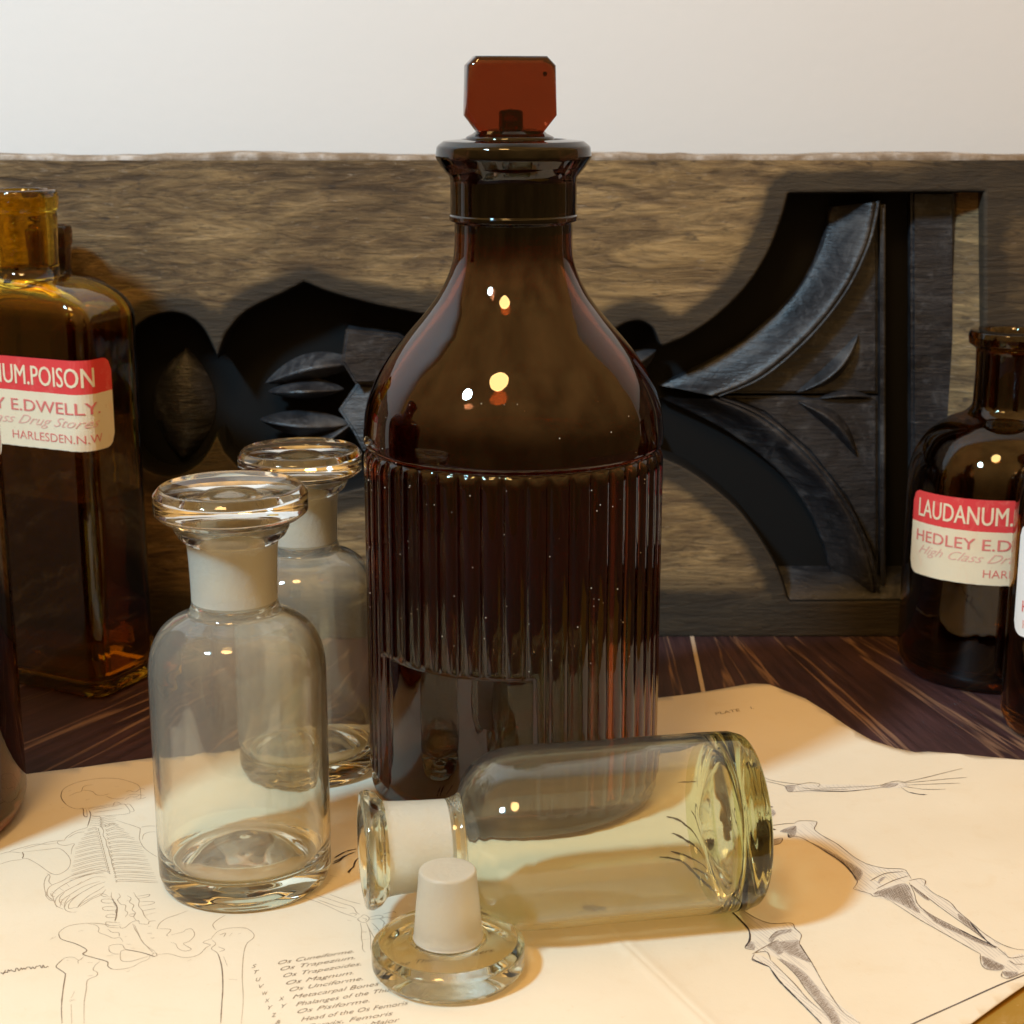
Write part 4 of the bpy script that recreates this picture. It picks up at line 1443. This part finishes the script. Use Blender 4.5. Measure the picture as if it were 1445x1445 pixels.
rect = flat_bottle("rectangular_bottle", (ctr.x, ctr.y, .0002), RECT_ROT, "tall rectangular amber bottle with a red and cream label, at the left edge", RW, RD, .0075, .157, .0165, .0140, .2085, .0153, M['amber_glass'])
outline = rrect(RW / 2, RD / 2, .0075, 10)
# path along the outline, s = 0 at the start of the right front corner, negative along the front face
oc = [(-RW / 2 + .0075, -RD / 2)] + outline[:22]
acc = [-(RW - .015)]
for p, q in zip(oc, oc[1:]): acc.append(acc[-1] + math.dist(p, q))


def rect_path(s):
    j = 0
    while j < len(acc) - 2 and acc[j + 1] < s: j += 1
    f = (s - acc[j]) / (acc[j + 1] - acc[j])
    p, q = oc[j], oc[j + 1]
    tx, ty = q[0] - p[0], q[1] - p[1]
    L = math.hypot(tx, ty)
    return p[0] + tx * f, p[1] + ty * f, ty / L, -tx / L


LE = .0215
label_on(rect, rect_path, LE - .090, LE, .1062, .1432, .0138, .0055,
         [("LAUDANUM.POISON", LE - .0110, .0770, .1322, .0082, 0, 'text_cream', .014), ("HEDLEY E.DWELLY.", LE - .0085, .078, .1212, .0050, 0, 'text_red', .010),
          ("High Class Drug Stores", LE - .0090, .075, .1158, .0040, .6, 'text_pink', -.006), ("HARLESDEN.N.W", LE - .0082, .0435, .1094, .0036, 0, 'text_red', -.004)], M['label_cream'])
# liquid in it
liq = by_angle(rrect(RW / 2 - .0029, RD / 2 - .0029, .0058), 100)
lv = [(x * .97, y * .95, .0080) for x, y in liq] + [(x, y, .0105) for x, y in liq] + [(x, y, .0845) for x, y in liq]
n_ = len(liq)
lf = [tuple(range(n_))[::-1], tuple(range(2 * n_, 3 * n_))] + [(i * n_ + k, i * n_ + (k + 1) % n_, (i + 1) * n_ + (k + 1) % n_, (i + 1) * n_ + k) for i in range(2) for k in range(n_)]
lq = mesh_obj("liquid", lv, lf, M['olive_liquid'])
lq.location = (ctr.x, ctr.y, .0002)
lq.rotation_euler = (0, 0, RECT_ROT)
tag(lq, "dark olive liquid half filling the rectangular amber bottle", "liquid")

# flat flask hidden behind it
flat_bottle("flat_flask", (-.1985, .7365, .0002), R(-14), "dark amber flask behind the tall rectangular bottle, only its neck and shoulder showing", .058, .0215, .009, .158, .013, .0088, .1915, .0098, M['dark_amber_glass'], .002)

# --- round laudanum bottle on the right
RBX, RBY, RBR = .2105, .7135, .0395
rb = round_bottle("round_bottle", (RBX, RBY, .0002), "dark round amber bottle with a red and cream label, standing by the panel at right", RBR, .0905, .0140, .0255, .0172, M['dark_amber_glass'])


def circ_path(Rr):
    def f(s):
        a = s / Rr - math.pi / 2
        return Rr * math.cos(a), Rr * math.sin(a), math.cos(a), math.sin(a)
    return f


S0 = -RBR * R(77 - 16)
S0 = RBR * R(-62 - 16)
label_on(rb, circ_path(RBR), S0 + .0, S0 + .087, .0470, .0832, .0135, .005,
         [("LAUDANUM.POISON", S0 + .0760, .0710, .0725, .0080, 0, 'text_cream', .014), ("HEDLEY E.DWELLY.", S0 + .0765, .0720, .0618, .0050, 0, 'text_red', .010),
          ("High Class Drug Stores", S0 + .0755, .0690, .0565, .0040, .6, 'text_pink', -.006), ("HARLESDEN.N.W", S0 + .0775, .0395, .0502, .0036, 0, 'text_red', -.004)], M['label_cream'], .04)

# --- bottles cut by the frame edges
fr_ = round_bottle("round_bottle", (.2262, .640, .0002), "amber bottle with a white label, cut off by the right edge", .0300, .098, .011, .02, .0135, M['dark_amber_glass'])
S1 = .0300 * R(-80)
label_on(fr_, circ_path(.0300), S1, S1 + .062, .0420, .0862, 0, .005, [("HARLESDEN.N.W", S1 + .056, .050, .0455, .0034, 0, 'text_pink', 0), ("HEDLEY E.DWELLY.", S1 + .057, .052, .0520, .0046, 0, 'text_red', .01)], M['label_white'])
round_bottle("round_bottle", (-.2330, .5490, SURF), "brown bottle standing on the print, mostly cut off by the left edge", .0620, .165, .018, .03, .021, M['brown_glass'])

for o in bpy.data.objects:
    if o.type == 'LIGHT': o.data.cycles.is_caustics_light = True
    r_ = o
    while r_.parent: r_ = r_.parent
    if o.type == 'MESH' and r_.name.startswith(("apothecary_bottle", "flat_stopper")) and o.name.startswith(("body", "lip", "disc")): o.cycles.is_caustics_caster = True
for ch in rect.children:
    if ch.name.startswith('body'): ch.cycles.is_caustics_caster = True
for o in (paper, table, fr): o.cycles.is_caustics_receiver = True
